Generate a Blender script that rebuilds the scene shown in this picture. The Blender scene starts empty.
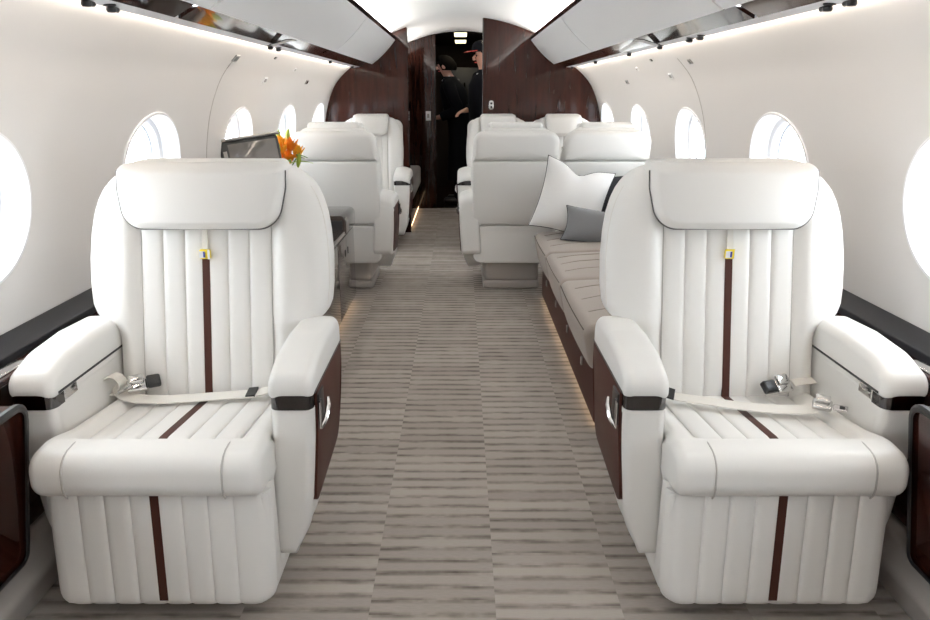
import bpy, bmesh, math, random
from mathutils import Vector, Matrix
random.seed(7)
PI = math.pi
SC = bpy.context.scene
COL = SC.collection
CX = 0.0175           # cabin centre line, metres; camera stands at x = 0
CEIL_END = 8.05
BULK = 6.55

# ------------------------------------------------------------------ materials
def mat(name, col, rough=.5, metal=0, coat=0, spec=.5, sheen=0):
    m = bpy.data.materials.new(name); m.use_nodes = True
    b = m.node_tree.nodes['Principled BSDF']
    b.inputs['Base Color'].default_value = (*col, 1)
    b.inputs['Roughness'].default_value = rough
    b.inputs['Metallic'].default_value = metal
    b.inputs['Coat Weight'].default_value = coat
    b.inputs['Coat Roughness'].default_value = .04
    b.inputs['Specular IOR Level'].default_value = spec
    b.inputs['Sheen Weight'].default_value = sheen
    return m
def nd(m, t, **kw):
    n = m.node_tree.nodes.new(t)
    for k, v in kw.items(): setattr(n, k, v)
    return n
def lk(m, a, b): m.node_tree.links.new(a, b)
def bsdf(m): return m.node_tree.nodes['Principled BSDF']
def add_bump(m, scale, strength, dist=.002, detail=4, stretch=None):
    tc = nd(m, 'ShaderNodeTexCoord'); no = nd(m, 'ShaderNodeTexNoise')
    no.inputs['Scale'].default_value = scale; no.inputs['Detail'].default_value = detail
    if stretch:
        mp = nd(m, 'ShaderNodeMapping'); mp.inputs['Scale'].default_value = stretch
        lk(m, tc.outputs['Object'], mp.inputs['Vector']); lk(m, mp.outputs['Vector'], no.inputs['Vector'])
    else: lk(m, tc.outputs['Object'], no.inputs['Vector'])
    bp = nd(m, 'ShaderNodeBump'); bp.inputs['Strength'].default_value = strength; bp.inputs['Distance'].default_value = dist
    lk(m, no.outputs['Fac'], bp.inputs['Height']); lk(m, bp.outputs['Normal'], bsdf(m).inputs['Normal'])
    return no
def emis(name, col, s):
    m = bpy.data.materials.new(name); m.use_nodes = True
    b = bsdf(m); b.inputs['Base Color'].default_value = (*col, 1)
    b.inputs['Emission Color'].default_value = (*col, 1); b.inputs['Emission Strength'].default_value = s
    return m
def wood(name, c1, c2, rough=.16, coat=1.0, stretch=(14, 14, 1.2)):
    m = mat(name, c1, rough, 0, coat, spec=.05)
    tc = nd(m, 'ShaderNodeTexCoord'); mp = nd(m, 'ShaderNodeMapping'); mp.inputs['Scale'].default_value = stretch
    no = nd(m, 'ShaderNodeTexNoise'); no.inputs['Scale'].default_value = 2.4; no.inputs['Detail'].default_value = 5
    no.inputs['Distortion'].default_value = .3
    cr = nd(m, 'ShaderNodeValToRGB')
    cr.color_ramp.elements[0].position = .32; cr.color_ramp.elements[0].color = (*c1, 1)
    cr.color_ramp.elements[1].position = .7; cr.color_ramp.elements[1].color = (*c2, 1)
    lk(m, tc.outputs['Object'], mp.inputs['Vector']); lk(m, mp.outputs['Vector'], no.inputs['Vector'])
    lk(m, no.outputs['Fac'], cr.inputs['Fac']); lk(m, cr.outputs['Color'], bsdf(m).inputs['Base Color'])
    return m
M = {}
M['leather'] = mat('ivory leather', (.765, .75, .725), .42, spec=.4); add_bump(M['leather'], 260, .12, .001)
M['thread'] = mat('grey seam thread', (.46, .44, .42), .8)
M['pipe'] = mat('dark grey crease shade', (.12, .112, .108), .7)
M['brown'] = mat('brown leather', (.062, .021, .0145), .45, spec=.2); add_bump(M['brown'], 300, .15, .001)
M['wall'] = mat('pale sidewall fabric', (.68, .662, .652), .6, sheen=.1); add_bump(M['wall'], 500, .06, .001)
M['white'] = mat('white panel lacquer', (.93, .93, .935), .38)
M['ceil'] = mat('white headliner', (.88, .88, .87), .6)
M['reveal'] = mat('white window moulding', (.82, .82, .84), .35)
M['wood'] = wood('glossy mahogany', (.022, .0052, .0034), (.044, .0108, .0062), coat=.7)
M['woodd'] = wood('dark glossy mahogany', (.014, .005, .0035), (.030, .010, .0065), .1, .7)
M['woodg'] = wood('dark grey brown veneer', (.035, .025, .021), (.07, .052, .045), .12)
M['chrome'] = mat('polished metal', (.62, .61, .60), .12, 1)
M['gun'] = mat('smoked chrome', (.115, .112, .115), .09, 1)
M['black'] = mat('black plastic', (.012, .012, .013), .35)
M['padblack'] = mat('charcoal leather', (.018, .019, .023), .5, spec=.3); add_bump(M['padblack'], 260, .12, .001)
M['belt'] = mat('cream webbing', (.72, .69, .64), .75); add_bump(M['belt'], 900, .2, .001)
M['kick'] = mat('beige kick panel', (.40, .37, .345), .6)
M['sofa'] = mat('taupe fabric', (.31, .268, .236), .85, sheen=.2); add_bump(M['sofa'], 700, .3, .001)
M['sofaside'] = mat('grey taupe fabric', (.23, .205, .19), .85, sheen=.2); add_bump(M['sofaside'], 700, .3, .001)
M['seam'] = mat('brown sofa stitching', (.085, .066, .056), .9)
M['stitch'] = mat('taupe stitching', (.17, .14, .12), .9)
M['pw'] = mat('white linen', (.74, .73, .72), .85, sheen=.2); add_bump(M['pw'], 500, .25, .001)
M['pb'] = mat('black cushion fabric', (.012, .013, .018), .8)
M['pg'] = mat('grey wool fabric', (.17, .172, .18), .9, sheen=.3); add_bump(M['pg'], 500, .35, .001)
M['coat'] = mat('black wool', (.006, .0065, .009), .9, spec=.1)
M['skin'] = mat('skin', (.62, .34, .25), .5)
M['hair'] = mat('dark hair', (.005, .004, .0035), .9, spec=.05)
M['red'] = mat('red trim', (.55, .03, .02), .5)
M['cloth_white'] = mat('white shirt cotton', (.75, .76, .78), .8)
M['orange'] = mat('orange petals', (.92, .27, .015), .5)
M['amber'] = mat('amber petals', (.95, .45, .03), .5)
M['bud'] = mat('green bud', (.38, .48, .07), .5)
M['leaf'] = mat('green leaf', (.12, .22, .03), .5)
M['screen'] = mat('dark display glass', (.15, .14, .13), .12, 0, .6)
M['yellow'] = mat('yellow tag', (.86, .66, .03), .5)
M['blue'] = mat('blue mark', (.03, .05, .3), .5)
M['plate'] = mat('grey metal plate', (.32, .31, .30), .35, .6)
M['led'] = emis('led strip', (1, .86, .68), 9)
M['ledfloor'] = emis('warm floor led strip', (1, .70, .40), 3)
M['lamp'] = emis('lamp diffuser', (1, .9, .55), 3)
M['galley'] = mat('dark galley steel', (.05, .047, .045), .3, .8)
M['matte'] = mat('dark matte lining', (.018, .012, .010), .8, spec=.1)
M['gasket'] = mat('pale blue grey gasket', (.50, .53, .60), .5)
M['vase'] = mat('dark glass vase', (.02, .025, .02), .1, 0, .5)

def glass_mat():
    m = bpy.data.materials.new('clear acrylic pane'); m.use_nodes = True
    nt = m.node_tree; nt.nodes.remove(bsdf(m)); out = nt.nodes['Material Output']
    tr = nd(m, 'ShaderNodeBsdfTransparent'); tr.inputs['Color'].default_value = (.94, .96, .97, 1)
    gl = nd(m, 'ShaderNodeBsdfGlossy'); gl.inputs['Roughness'].default_value = .02
    lw = nd(m, 'ShaderNodeLayerWeight'); lw.inputs['Blend'].default_value = .5
    pw = nd(m, 'ShaderNodeMath', operation='POWER'); lk(m, lw.outputs['Facing'], pw.inputs[0]); pw.inputs[1].default_value = 5
    fr = nd(m, 'ShaderNodeMath', operation='MULTIPLY_ADD'); lk(m, pw.outputs[0], fr.inputs[0]); fr.inputs[1].default_value = .35; fr.inputs[2].default_value = .02
    mx = nd(m, 'ShaderNodeMixShader')
    lk(m, fr.outputs[0], mx.inputs[0]); lk(m, tr.outputs[0], mx.inputs[1]); lk(m, gl.outputs[0], mx.inputs[2])
    lk(m, mx.outputs[0], out.inputs['Surface'])
    return m
M['glass'] = glass_mat()

def carpet_mat():
    m = mat('ribbed carpet planks', (.3, .27, .25), .95, spec=.1)
    tc = nd(m, 'ShaderNodeTexCoord'); sp = nd(m, 'ShaderNodeSeparateXYZ'); lk(m, tc.outputs['Object'], sp.inputs[0])
    def mth(op, a, b=None, c=None):
        n = nd(m, 'ShaderNodeMath', operation=op)
        for i, x in enumerate((a, b, c)):
            if x is None: continue
            if isinstance(x, (int, float)): n.inputs[i].default_value = x
            else: lk(m, x, n.inputs[i])
        return n.outputs[0]
    X, Y = sp.outputs[0], sp.outputs[1]
    col = mth('FLOOR', mth('DIVIDE', mth('ADD', X, .232 + .32*8), .32))
    wn = nd(m, 'ShaderNodeTexWhiteNoise', noise_dimensions='1D'); lk(m, col, wn.inputs['W'])
    wob = nd(m, 'ShaderNodeTexNoise'); wob.inputs['Scale'].default_value = 6
    yy = mth('ADD', Y, wn.outputs['Value'])
    yw = mth('ADD', yy, mth('MULTIPLY', mth('SUBTRACT', wob.outputs['Fac'], .5), .006))
    lk(m, tc.outputs['Object'], wob.inputs['Vector'])
    u = mth('DIVIDE', yw, .054)
    row = mth('FLOOR', u); fr = mth('FRACT', u)
    cv = nd(m, 'ShaderNodeCombineXYZ'); lk(m, col, cv.inputs[0]); lk(m, row, cv.inputs[1])
    w2 = nd(m, 'ShaderNodeTexWhiteNoise', noise_dimensions='2D'); lk(m, cv.outputs[0], w2.inputs['Vector'])
    # slow streaks running along each rib
    c3 = nd(m, 'ShaderNodeCombineXYZ'); lk(m, mth('MULTIPLY', X, 8.0), c3.inputs[0]); lk(m, mth('MULTIPLY', row, 7.31), c3.inputs[1]); lk(m, mth('MULTIPLY', col, 3.7), c3.inputs[2])
    st = nd(m, 'ShaderNodeTexNoise'); st.inputs['Scale'].default_value = 1.6; st.inputs['Detail'].default_value = 3; lk(m, c3.outputs[0], st.inputs['Vector'])
    c4 = nd(m, 'ShaderNodeCombineXYZ'); lk(m, mth('MULTIPLY', X, 40.0), c4.inputs[0]); lk(m, mth('MULTIPLY', Y, 400.0), c4.inputs[1])
    fi = nd(m, 'ShaderNodeTexNoise'); fi.inputs['Scale'].default_value = 1.0; lk(m, c4.outputs[0], fi.inputs['Vector'])
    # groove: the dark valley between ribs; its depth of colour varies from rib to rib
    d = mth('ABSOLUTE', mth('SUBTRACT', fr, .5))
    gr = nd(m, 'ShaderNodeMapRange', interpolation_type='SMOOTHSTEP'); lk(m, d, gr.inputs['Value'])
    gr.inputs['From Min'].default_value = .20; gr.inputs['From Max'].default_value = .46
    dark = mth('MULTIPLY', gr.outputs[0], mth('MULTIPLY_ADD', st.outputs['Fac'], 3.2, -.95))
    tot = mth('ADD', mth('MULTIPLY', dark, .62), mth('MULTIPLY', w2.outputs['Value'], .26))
    tot = mth('ADD', tot, mth('MULTIPLY_ADD', fi.outputs['Fac'], .3, -.15))
    cr = nd(m, 'ShaderNodeValToRGB'); lk(m, tot, cr.inputs['Fac'])
    e = cr.color_ramp.elements
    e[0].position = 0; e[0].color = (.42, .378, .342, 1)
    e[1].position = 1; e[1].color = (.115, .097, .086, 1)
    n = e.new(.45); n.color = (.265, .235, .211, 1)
    lk(m, cr.outputs['Color'], bsdf(m).inputs['Base Color'])
    bp = nd(m, 'ShaderNodeBump'); bp.inputs['Strength'].default_value = .5; bp.inputs['Distance'].default_value = .004
    hh = mth('ADD', mth('SUBTRACT', 1.0, gr.outputs[0]), mth('MULTIPLY', fi.outputs['Fac'], .4))
    lk(m, hh, bp.inputs['Height']); lk(m, bp.outputs['Normal'], bsdf(m).inputs['Normal'])
    return m
M['carpet'] = carpet_mat()

# ------------------------------------------------------------------ object helpers
def link(o, parent=None):
    COL.objects.link(o)
    if parent is not None: o.parent = parent
    return o
class MB:
    def __init__(s): s.v = []; s.f = []; s.mi = []; s.cur = 0
    def V(s, p): s.v.append(tuple(p)); return len(s.v)-1
    def F(s, *ix): s.f.append(tuple(ix)); s.mi.append(s.cur)
    def loft(s, rings, closed=True, cap=True):
        idx = [[s.V(p) for p in r] for r in rings]; n = len(rings[0])
        for a, b in zip(idx, idx[1:]):
            for i in range(n if closed else n-1):
                j = (i+1) % n
                s.F(a[i], a[j], b[j], b[i])
        if cap and closed:
            s.F(*reversed(idx[0])); s.F(*idx[-1])
        return idx
    def box(s, x0, x1, y0, y1, z0, z1):
        s.loft([[(x0,y0,z),(x1,y0,z),(x1,y1,z),(x0,y1,z)] for z in (z0, z1)])
    def tube(s, pts, r, n=10, cap=True):
        pts = [Vector(p) for p in pts]; rings = []
        up = None
        for i, p in enumerate(pts):
            t = (pts[min(i+1, len(pts)-1)] - pts[max(i-1, 0)]).normalized()
            if up is None: up = Vector((0,0,1)) if abs(t.z) < .9 else Vector((1,0,0))
            a = (up - t*up.dot(t)).normalized(); up = a; b = t.cross(a)
            rr = r[i] if isinstance(r, (list, tuple)) else r
            rings.append([p + a*rr*math.cos(2*PI*k/n) + b*rr*math.sin(2*PI*k/n) for k in range(n)])
        s.loft(rings, cap=cap)
    def ribbon(s, pts, wd, th):
        """flat strap through pts; wd is one width vector or one per point"""
        pts = [Vector(p) for p in pts]; rings = []
        for i, p in enumerate(pts):
            t = (pts[min(i+1, len(pts)-1)] - pts[max(i-1, 0)]).normalized()
            w = Vector(wd[i] if isinstance(wd, list) else wd)
            nn = t.cross(w).normalized()*th*.5
            rings.append([p - w*.5 - nn, p + w*.5 - nn, p + w*.5 + nn, p - w*.5 + nn])
        s.loft(rings)
    def lathe(s, prof, c=(0,0,0), n=24, axis='z'):
        rings = []
        for r, h in prof:
            ring = []
            for k in range(n):
                a = 2*PI*k/n; p = (r*math.cos(a), r*math.sin(a), h)
                if axis == 'y': p = (p[0], p[2], p[1])
                if axis == 'x': p = (p[2], p[0], p[1])
                ring.append((c[0]+p[0], c[1]+p[1], c[2]+p[2]))
            rings.append(ring)
        s.loft(rings)
    def build(s, name, mats, parent=None, angle=40, loc=None):
        me = bpy.data.meshes.new(name); me.from_pydata(s.v, [], s.f)
        mats = mats if isinstance(mats, (list, tuple)) else [mats]
        for m_ in mats: me.materials.append(m_)
        for p, k in zip(me.polygons, s.mi): p.material_index = k
        bm = bmesh.new(); bm.from_mesh(me)
        bmesh.ops.remove_doubles(bm, verts=bm.verts, dist=1e-6)
        bmesh.ops.recalc_face_normals(bm, faces=bm.faces); bm.to_mesh(me); bm.free()
        me.shade_smooth()
        if angle < 180: me.set_sharp_from_angle(angle=math.radians(angle))
        o = bpy.data.objects.new(name, me)
        if loc: o.location = loc
        return link(o, parent)

def rpoly(pts, seg=8):
    """closed polygon of (a, b, radius) corners -> dense rounded outline"""
    out = []; n = len(pts)
    for i in range(n):
        p = Vector(pts[i][:2]); r = pts[i][2] if len(pts[i]) > 2 else 0
        a = Vector(pts[i-1][:2]); b = Vector(pts[(i+1) % n][:2])
        if r <= 0: out.append((p.x, p.y)); continue
        da = (a-p); db = (b-p); la, lb = da.length, db.length; da.normalize(); db.normalize()
        ang = da.angle(db); t = min(r/math.tan(ang/2), la*.49, lb*.49); rr = t*math.tan(ang/2)
        ce = p + (da+db).normalized()*(rr/math.sin(ang/2))
        s0 = p+da*t-ce; s1 = p+db*t-ce
        th0 = math.atan2(s0.y, s0.x); th1 = math.atan2(s1.y, s1.x); d = (th1-th0+PI) % (2*PI)-PI
        for k in range(seg+1):
            th = th0+d*k/seg; out.append((ce.x+rr*math.cos(th), ce.y+rr*math.sin(th)))
    return out
def dens(prof, step):
    out = []; n = len(prof)
    for i in range(n):
        a = Vector(prof[i]); b = Vector(prof[(i+1) % n]); k = max(1, int((b-a).length/step))
        for j in range(k): out.append(tuple(a.lerp(b, j/k)))
    return out
def inset(prof, d):
    if d == 0: return list(prof)
    n = len(prof); area = sum(prof[i][0]*prof[(i+1)%n][1]-prof[(i+1)%n][0]*prof[i][1] for i in range(n))
    sg = 1 if area > 0 else -1; out = []
    for i in range(n):
        a, p, b = Vector(prof[i-1]), Vector(prof[i]), Vector(prof[(i+1) % n])
        e1 = (p-a); e2 = (b-p)
        if e1.length < 1e-9: e1 = e2
        if e2.length < 1e-9: e2 = e1
        e1.normalize(); e2.normalize()
        n1 = Vector((-e1.y, e1.x))*sg; n2 = Vector((-e2.y, e2.x))*sg
        m = n1+n2
        if m.length < 1e-6: m = n1
        m.normalize(); k = 1/max(.5, m.dot(n1))
        q = p+m*d*k; out.append((q.x, q.y))
    return out
def extr(mb, prof, h0, h1, r, axis, seg=5, mids=0, dome0=0, dome1=0, xf=None):
    """rounded extrusion of a 2-D outline along an axis; dome0/dome1 puff the two end faces"""
    def P(a, b, h):
        p = {'x': (h, a, b), 'y': (a, h, b), 'z': (a, b, h)}[axis]
        return xf(Vector(p)) if xf else p
    rings = []
    cx = sum(p[0] for p in prof)/len(prof); cy = sum(p[1] for p in prof)/len(prof)
    def caps(h, dirn, dome):
        rs = []; base = inset(prof, r)
        for q in (.0, .12, .28, .45, .62, .8, .93):      # centre -> edge
            hh = h + dirn*dome*(1-q**2.2)
            rs.append([P(cx+(a-cx)*q, cy+(b-cy)*q, hh) for a, b in base])
        return rs
    if dome0: rings += caps(h0, -1, dome0)
    for k in range(seg+1):
        t = PI/2*k/seg
        rings.append([P(a, b, h0+r*(1-math.sin(t))*1.0 if False else h0+r*(1-math.cos(t))) for a, b in inset(prof, r*(1-math.sin(t)))])
    for k in range(1, mids+1):
        h = h0+r+(h1-h0-2*r)*k/(mids+1); rings.append([P(a, b, h) for a, b in prof])
    for k in range(seg, -1, -1):
        t = PI/2*k/seg
        rings.append([P(a, b, h1-r*(1-math.cos(t))) for a, b in inset(prof, r*(1-math.sin(t)))])
    if dome1: rings += list(reversed(caps(h1, 1, dome1)))
    mb.loft(rings)
    return mb
def rbox(mb, x0, x1, y0, y1, z0, z1, r=.01, seg=4, xf=None):
    return extr(mb, rpoly([(x0,y0,r),(x1,y0,r),(x1,y1,r),(x0,y1,r)], 5), z0, z1, min(r, (z1-z0)*.45), 'z', seg, xf=xf)
def thing(name, label, cat, loc=(0,0,0), rz=0, group=None):
    o = bpy.data.objects.new(name, None); o.empty_display_size = .1; link(o)
    o.location = loc; o.rotation_euler = (0, 0, rz)
    return tag(o, label, cat, group)
def tag(o, label, cat, group=None):
    o['label'] = label; o['category'] = cat
    if group: o['group'] = group
    return o
def struct(o, label=None):
    o['kind'] = 'structure'
    if label: o['label'] = label
    return o
def dup(src, loc, rz, label, group=None):
    r = src.copy(); link(r); r.location = loc; r.rotation_euler = (0, 0, rz); r['label'] = label
    if group: r['group'] = group
    for ch in list(src.children):
        c = ch.copy(); link(c, r)
        for g in list(ch.children):
            d = g.copy(); link(d, c)
    return r
def sstep(a, b, x):
    t = max(0, min(1, (x-a)/(b-a))); return t*t*(3-2*t)

# ------------------------------------------------------------------ cabin shell
PROF = [(1.27,0),(1.27,.3),(1.265,.6),(1.262,.75),(1.252,.95),(1.215,1.15),(1.15,1.31),(1.07,1.41),(.98,1.485)]
def catmull(P, n=10):
    out = []
    for i in range(len(P)-1):
        p0 = Vector(P[max(i-1,0)]); p1 = Vector(P[i]); p2 = Vector(P[i+1]); p3 = Vector(P[min(i+2,len(P)-1)])
        for k in range(n):
            t = k/n
            out.append(.5*((2*p1)+(p2-p0)*t+(2*p0-5*p1+4*p2-p3)*t*t+(3*p1-p0-3*p2+p3)*t**3))
    out.append(Vector(P[-1])); return out
CUR = catmull(PROF); SL = [0]
for a, b in zip(CUR, CUR[1:]): SL.append(SL[-1]+(b-a).length)
def atS(s):
    s = max(0, min(SL[-1], s))
    for i in range(len(SL)-1):
        if s <= SL[i+1]+1e-9:
            t = (s-SL[i])/max(1e-9, SL[i+1]-SL[i]); return CUR[i].lerp(CUR[i+1], t), (CUR[i+1]-CUR[i]).normalized()
    return CUR[-1], (CUR[-1]-CUR[-2]).normalized()
def s_of_z(z):
    for i in range(len(CUR)-1):
        if CUR[i].y <= z <= CUR[i+1].y: return SL[i]+(SL[i+1]-SL[i])*(z-CUR[i].y)/(CUR[i+1].y-CUR[i].y)
    return SL[-1]
def wallpt(sg, y, s, out=0.0):
    p, t = atS(s); n = Vector((t.y, -t.x))      # outward
    q = p+n*out
    return Vector((CX+sg*q.x, y, q.y))
Y0, WP = -2.2, 1.115
WY = [1.735+WP*k for k in range(-3, 5)]           # window centres
WS = s_of_z(.968); WA, WB = .262, .208           # half length and half height of an opening
def build_wall(sg, name):
    mb = MB(); NP = 72
    sa, sb = WS-.33, WS+.33
    ycut = [WY[0]-WP/2]+[y+WP/2 for y in WY]
    ycut[0] = Y0; ycut[-1] = BULK+.25
    rows_lo = [sa*k/6 for k in range(7)]; rows_hi = [sb+(SL[-1]-sb)*k/10 for k in range(11)]
    for k, yc in enumerate(WY):
        ya, yb = ycut[k], ycut[k+1]
        ring = []                                     # outline of the cell, dense, matched to the ellipse by angle
        for i in range(NP):
            th = 2*PI*i/NP; dx, ds = math.cos(th), math.sin(th)
            hx = (yb-yc) if dx > 0 else (yc-ya); hs = .33
            m_ = max(abs(dx)/hx, abs(ds)/hs)
            ring.append((yc+dx/m_, WS+ds/m_))
        # snap the nearest samples to the four corners
        for cy, cs in ((ya,sa),(ya,sb),(yb,sa),(yb,sb)):
            j = min(range(NP), key=lambda i: (ring[i][0]-cy)**2+(ring[i][1]-cs)**2); ring[j] = (cy, cs)
        levels = []
        for q in (0, .03, .1, .25, .45, .7, 1):
            lv = []
            for i in range(NP):
                th = 2*PI*i/NP
                e = (yc+WA*math.cos(th), WS+WB*math.sin(th)); o = ring[i]
                lv.append(wallpt(sg, e[0]+(o[0]-e[0])*q, e[1]+(o[1]-e[1])*q))
            levels.append(lv)
        mb.loft(levels, cap=False)
        # plain bands below and above, sharing the cell's edge samples
        for rows, edge in ((rows_lo, sa), (rows_hi, sb)):
            ys = sorted({round(p[0], 6) for p in ring if abs(p[1]-edge) < 1e-6})
            g = [[wallpt(sg, y, s) for y in ys] for s in rows]
            mb.loft(g, closed=False, cap=False)
    o = mb.build(name, M['wall'], angle=180)
    return struct(o, 'curved pale sidewall with oval windows')
build_wall(-1, 'wall_left'); build_wall(1, 'wall_right')

wn = 0
for sg in (-1, 1):
    for k, yc in enumerate(WY):
        wn += 1
        mb = MB(); NP = 72; rings = []
        # lip proud of the wall, then the splayed reveal going outward, a step and the inner frame
        for a, b, out in ((WA+.012, WB+.012, -.001),(WA+.010, WB+.010, -.006),(WA+.002, WB+.002, -.007),(WA-.004, WB-.004, 0),
                          (WA-.014, WB-.014, .035),(WA-.022, WB-.022, .060),(WA-.040, WB-.040, .064),(WA-.044, WB-.044, .068),(WA-.048, WB-.048, .115)):
            rings.append([wallpt(sg, yc+a*math.cos(2*PI*i/NP), WS+b*math.sin(2*PI*i/NP), out) for i in range(NP)])
        mb.loft(rings, cap=False)
        fr = mb.build('window_%d' % wn, M['reveal'], angle=50); struct(fr)
        pm = MB()
        for out in (.085, .089):
            pass
        r0 = [wallpt(sg, yc+(WA-.047)*math.cos(2*PI*i/NP), WS+(WB-.047)*math.sin(2*PI*i/NP), .100) for i in range(NP)]
        r1 = [wallpt(sg, yc+(WA-.047)*math.cos(2*PI*i/NP), WS+(WB-.047)*math.sin(2*PI*i/NP), .103) for i in range(NP)]
        pm.loft([r0, r1]); pm.build('window_pane', M['glass'], fr)
        gk = MB()
        gk.loft([[wallpt(sg, yc+(WA+da)*math.cos(2*PI*i/NP), WS+(WB+da)*math.sin(2*PI*i/NP), out) for i in range(NP)] for da, out in ((-.0475,.094),(-.055,.096),(-.055,.106),(-.0475,.107))], cap=False)
        gk.build('window_gasket', M['gasket'], fr)
        # sky portal in the opening guides the renderer to the daylight
        la = bpy.data.lights.new('daylight_portal', 'AREA'); la.shape = 'RECTANGLE'; la.size = .56; la.size_y = .44
        la.cycles.is_portal = True
        lo = link(bpy.data.objects.new('daylight_portal', la))
        c = wallpt(sg, yc, WS, .13); nrm = (wallpt(sg, yc, WS, 0)-wallpt(sg, yc, WS, 1)).normalized()
        lo.location = c; lo.rotation_euler = nrm.to_track_quat('-Z', 'Y').to_euler()

mb = MB(); mb.box(-1.35, 1.4, Y0, 10.3, -.04, 0)
struct(mb.build('floor', M['carpet']), 'grey brown ribbed carpet')
def arch_z(x): return 1.742+.152*(1-((x-CX)/.66)**2)
mb = MB(); xs = [CX-.72+1.44*k/48 for k in range(49)]
ring = [(x, arch_z(x)) for x in xs] + [(x, arch_z(x)+.03) for x in reversed(xs)]
mb.loft([[(a, y, b) for a, b in ring] for y in (Y0, BULK-.02, CEIL_END)])
struct(mb.build('ceiling', M['ceil'], angle=30), 'white arched headliner')
# closing panel over each bin row (outer ceiling), and the aft wall behind the camera
mb = MB(); mb.box(-1.4, 1.44, Y0-.05, Y0, 0, 2.0)
struct(mb.build('wall_back', M['wall']))
# forward bulkhead: two glossy mahogany panels beside the aisle opening
def shell_region(xa, xb, yb, th, name, top=None):
    mb = MB(); pts = []
    pts = [(xa, 0), (xb, 0)]
    N = 30
    for k in range(N+1):
        x = xb+(xa-xb)*k/N
        z = arch_z(x)-.0005 if abs(x-CX) < .66 else 1.76
        pts.append((x, z))
    mb.loft([[(a, y, b) for a, b in pts] for y in (yb, yb+th)])
    return mb.build(name, M['wood'], angle=30)
bl = shell_region(-1.30, -.475, BULK, .05, 'wall_front_left'); struct(bl, 'glossy dark mahogany bulkhead left of the aisle')
br = shell_region(.195, 1.33, BULK, .05, 'wall_front_right'); struct(br, 'glossy dark mahogany bulkhead right of the aisle')
mb = MB(); mb.box(-.478, -.47, BULK-.004, BULK+.054, 0, 1.80); mb.build('edge_trim', M['woodd'], bl)
mb = MB(); mb.box(.188, .196, BULK-.004, BULK+.054, 0, 1.88); mb.build('edge_trim', M['gun'], br)

# kick panels
for sg, nm in ((-1, 'baseboard_left'), (1, 'baseboard_right')):
    mb = MB(); pr = rpoly([(1.105,0,0),(1.08,.085,.03),(1.13,.135,.03),(1.262,.14,0),(1.262,0,0)], 6)
    mb.loft([[(CX+sg*a, y, b) for a, b in pr] for y in (Y0, 2.3)])
    struct(mb.build(nm, M['kick']), 'beige kick panel along the floor')

# light rails under the bins
for n_, sg in ((1, -1), (2, 1)):
    mb = MB()
    pr = [(.908,1.502),(.908,1.479),(.952,1.474),(.960,1.471),(.964,1.474),(.964,1.492),(.985,1.494),(.985,1.503)]
    mb.loft([[(CX+sg*a, y, b) for a, b in pr] for y in (Y0, BULK-.001)])
    t = struct(mb.build('trim_%d' % n_, M['reveal']), 'slim light rail above the sidewall')
    mb = MB(); pr = [(.9645,1.479),(.969,1.479),(.969,1.489),(.9645,1.489)]
    mb.loft([[(CX+sg*a, y, b) for a, b in pr] for y in (Y0, BULK-.002)])
    mb.build('led_strip', M['led'], t)

# ------------------------------------------------------------------ overhead bins
SEAMS = [BULK-.005, 4.62, 2.36, .1, Y0+.02]
BINLAB = {(-1,0): 'short white overhead bin on the left beside the left mahogany bulkhead', (-1,1): 'long white overhead bin on the left above the monitor and flowers',
          (-1,2): 'white overhead bin at the top left corner above the front left seat', (-1,3): 'rearmost white overhead bin on the left behind the viewer',
          (1,0): 'short white overhead bin on the right beside the right mahogany bulkhead', (1,1): 'long white overhead bin on the right above the sofa',
          (1,2): 'white overhead bin at the top right corner above the front right seat', (1,3): 'rearmost white overhead bin on the right behind the viewer'}
for sg in (-1, 1):
    for k in range(4):
        y1, y0 = SEAMS[k], SEAMS[k+1]
        b = thing('overhead_bin', BINLAB[(sg,k)], 'overhead bin', (CX+sg*.8, (y0+y1)/2, 1.5), 0, 'overhead bins on the left' if sg < 0 else 'overhead bins on the right')
        ox, oy, oz = b.location
        g = .010
        mb = MB(); pr = [(.812,1.506),(.594,1.716),(.588,1.729),(.598,1.731),(.603,1.695),(.95,1.69),(.955,1.512),(.835,1.522)]
        mb.loft([[(CX+sg*a-ox, y-oy, z-oz) for a, z in pr] for y in (y0+.001, y1-.001)])
        mb.build('bin_body', M['woodd'], b)
        # door: slightly bowed lacquered panel
        mb = MB(); N = 10; outer = []; inner = []
        for i in range(N+1):
            t = i/N; a = .808+(.600-.808)*t; z = 1.508+(1.708-1.508)*t; bow = .012*4*t*(1-t)
            outer.append((a-.69*(bow+.010), z-.72*(bow+.010))); inner.append((a, z))
        pr = outer+inner[::-1]
        mb.loft([[(CX+sg*a-ox, y-oy, z-oz) for a, z in pr] for y in (y0+g, y1-g)])
        mb.build('bin_door', M['white'], b, angle=35)
        # mirror-like veneer strip under the bin
        mb = MB(); pr = [(.838,1.516),(.905,1.479),(.912,1.482),(.912,1.516)]
        mb.loft([[(CX+sg*a-ox, y-oy, z-oz-.002) for a, z in pr] for y in (y0+g*2, y1-g*2)])
        mb.build('underside_panel', M['woodd'], b)
        if k == 1:
            ym = 3.52 - oy
            mb = MB(); mb.ribbon([(CX+sg*x-ox, ym, z-oz) for x, z in ((.80,1.493),(.83,1.492),(.87,1.480),(.91,1.470))], (0, .085, 0), .004)
            mb.build('latch_plate', M['gun'], b)
# cove strips on top of the bins that wash the headliner
for sg in (-1, 1):
    mb = MB(); mb.box(CX+sg*.682-.008, CX+sg*.682+.008, Y0+.1, BULK-.05, 1.6905, 1.697)
    o = mb.build('cove_light', M['led'])
    tag(o, 'cove light strip along the top of the %s overhead bins' % ('left' if sg < 0 else 'right'), 'light strip')

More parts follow.
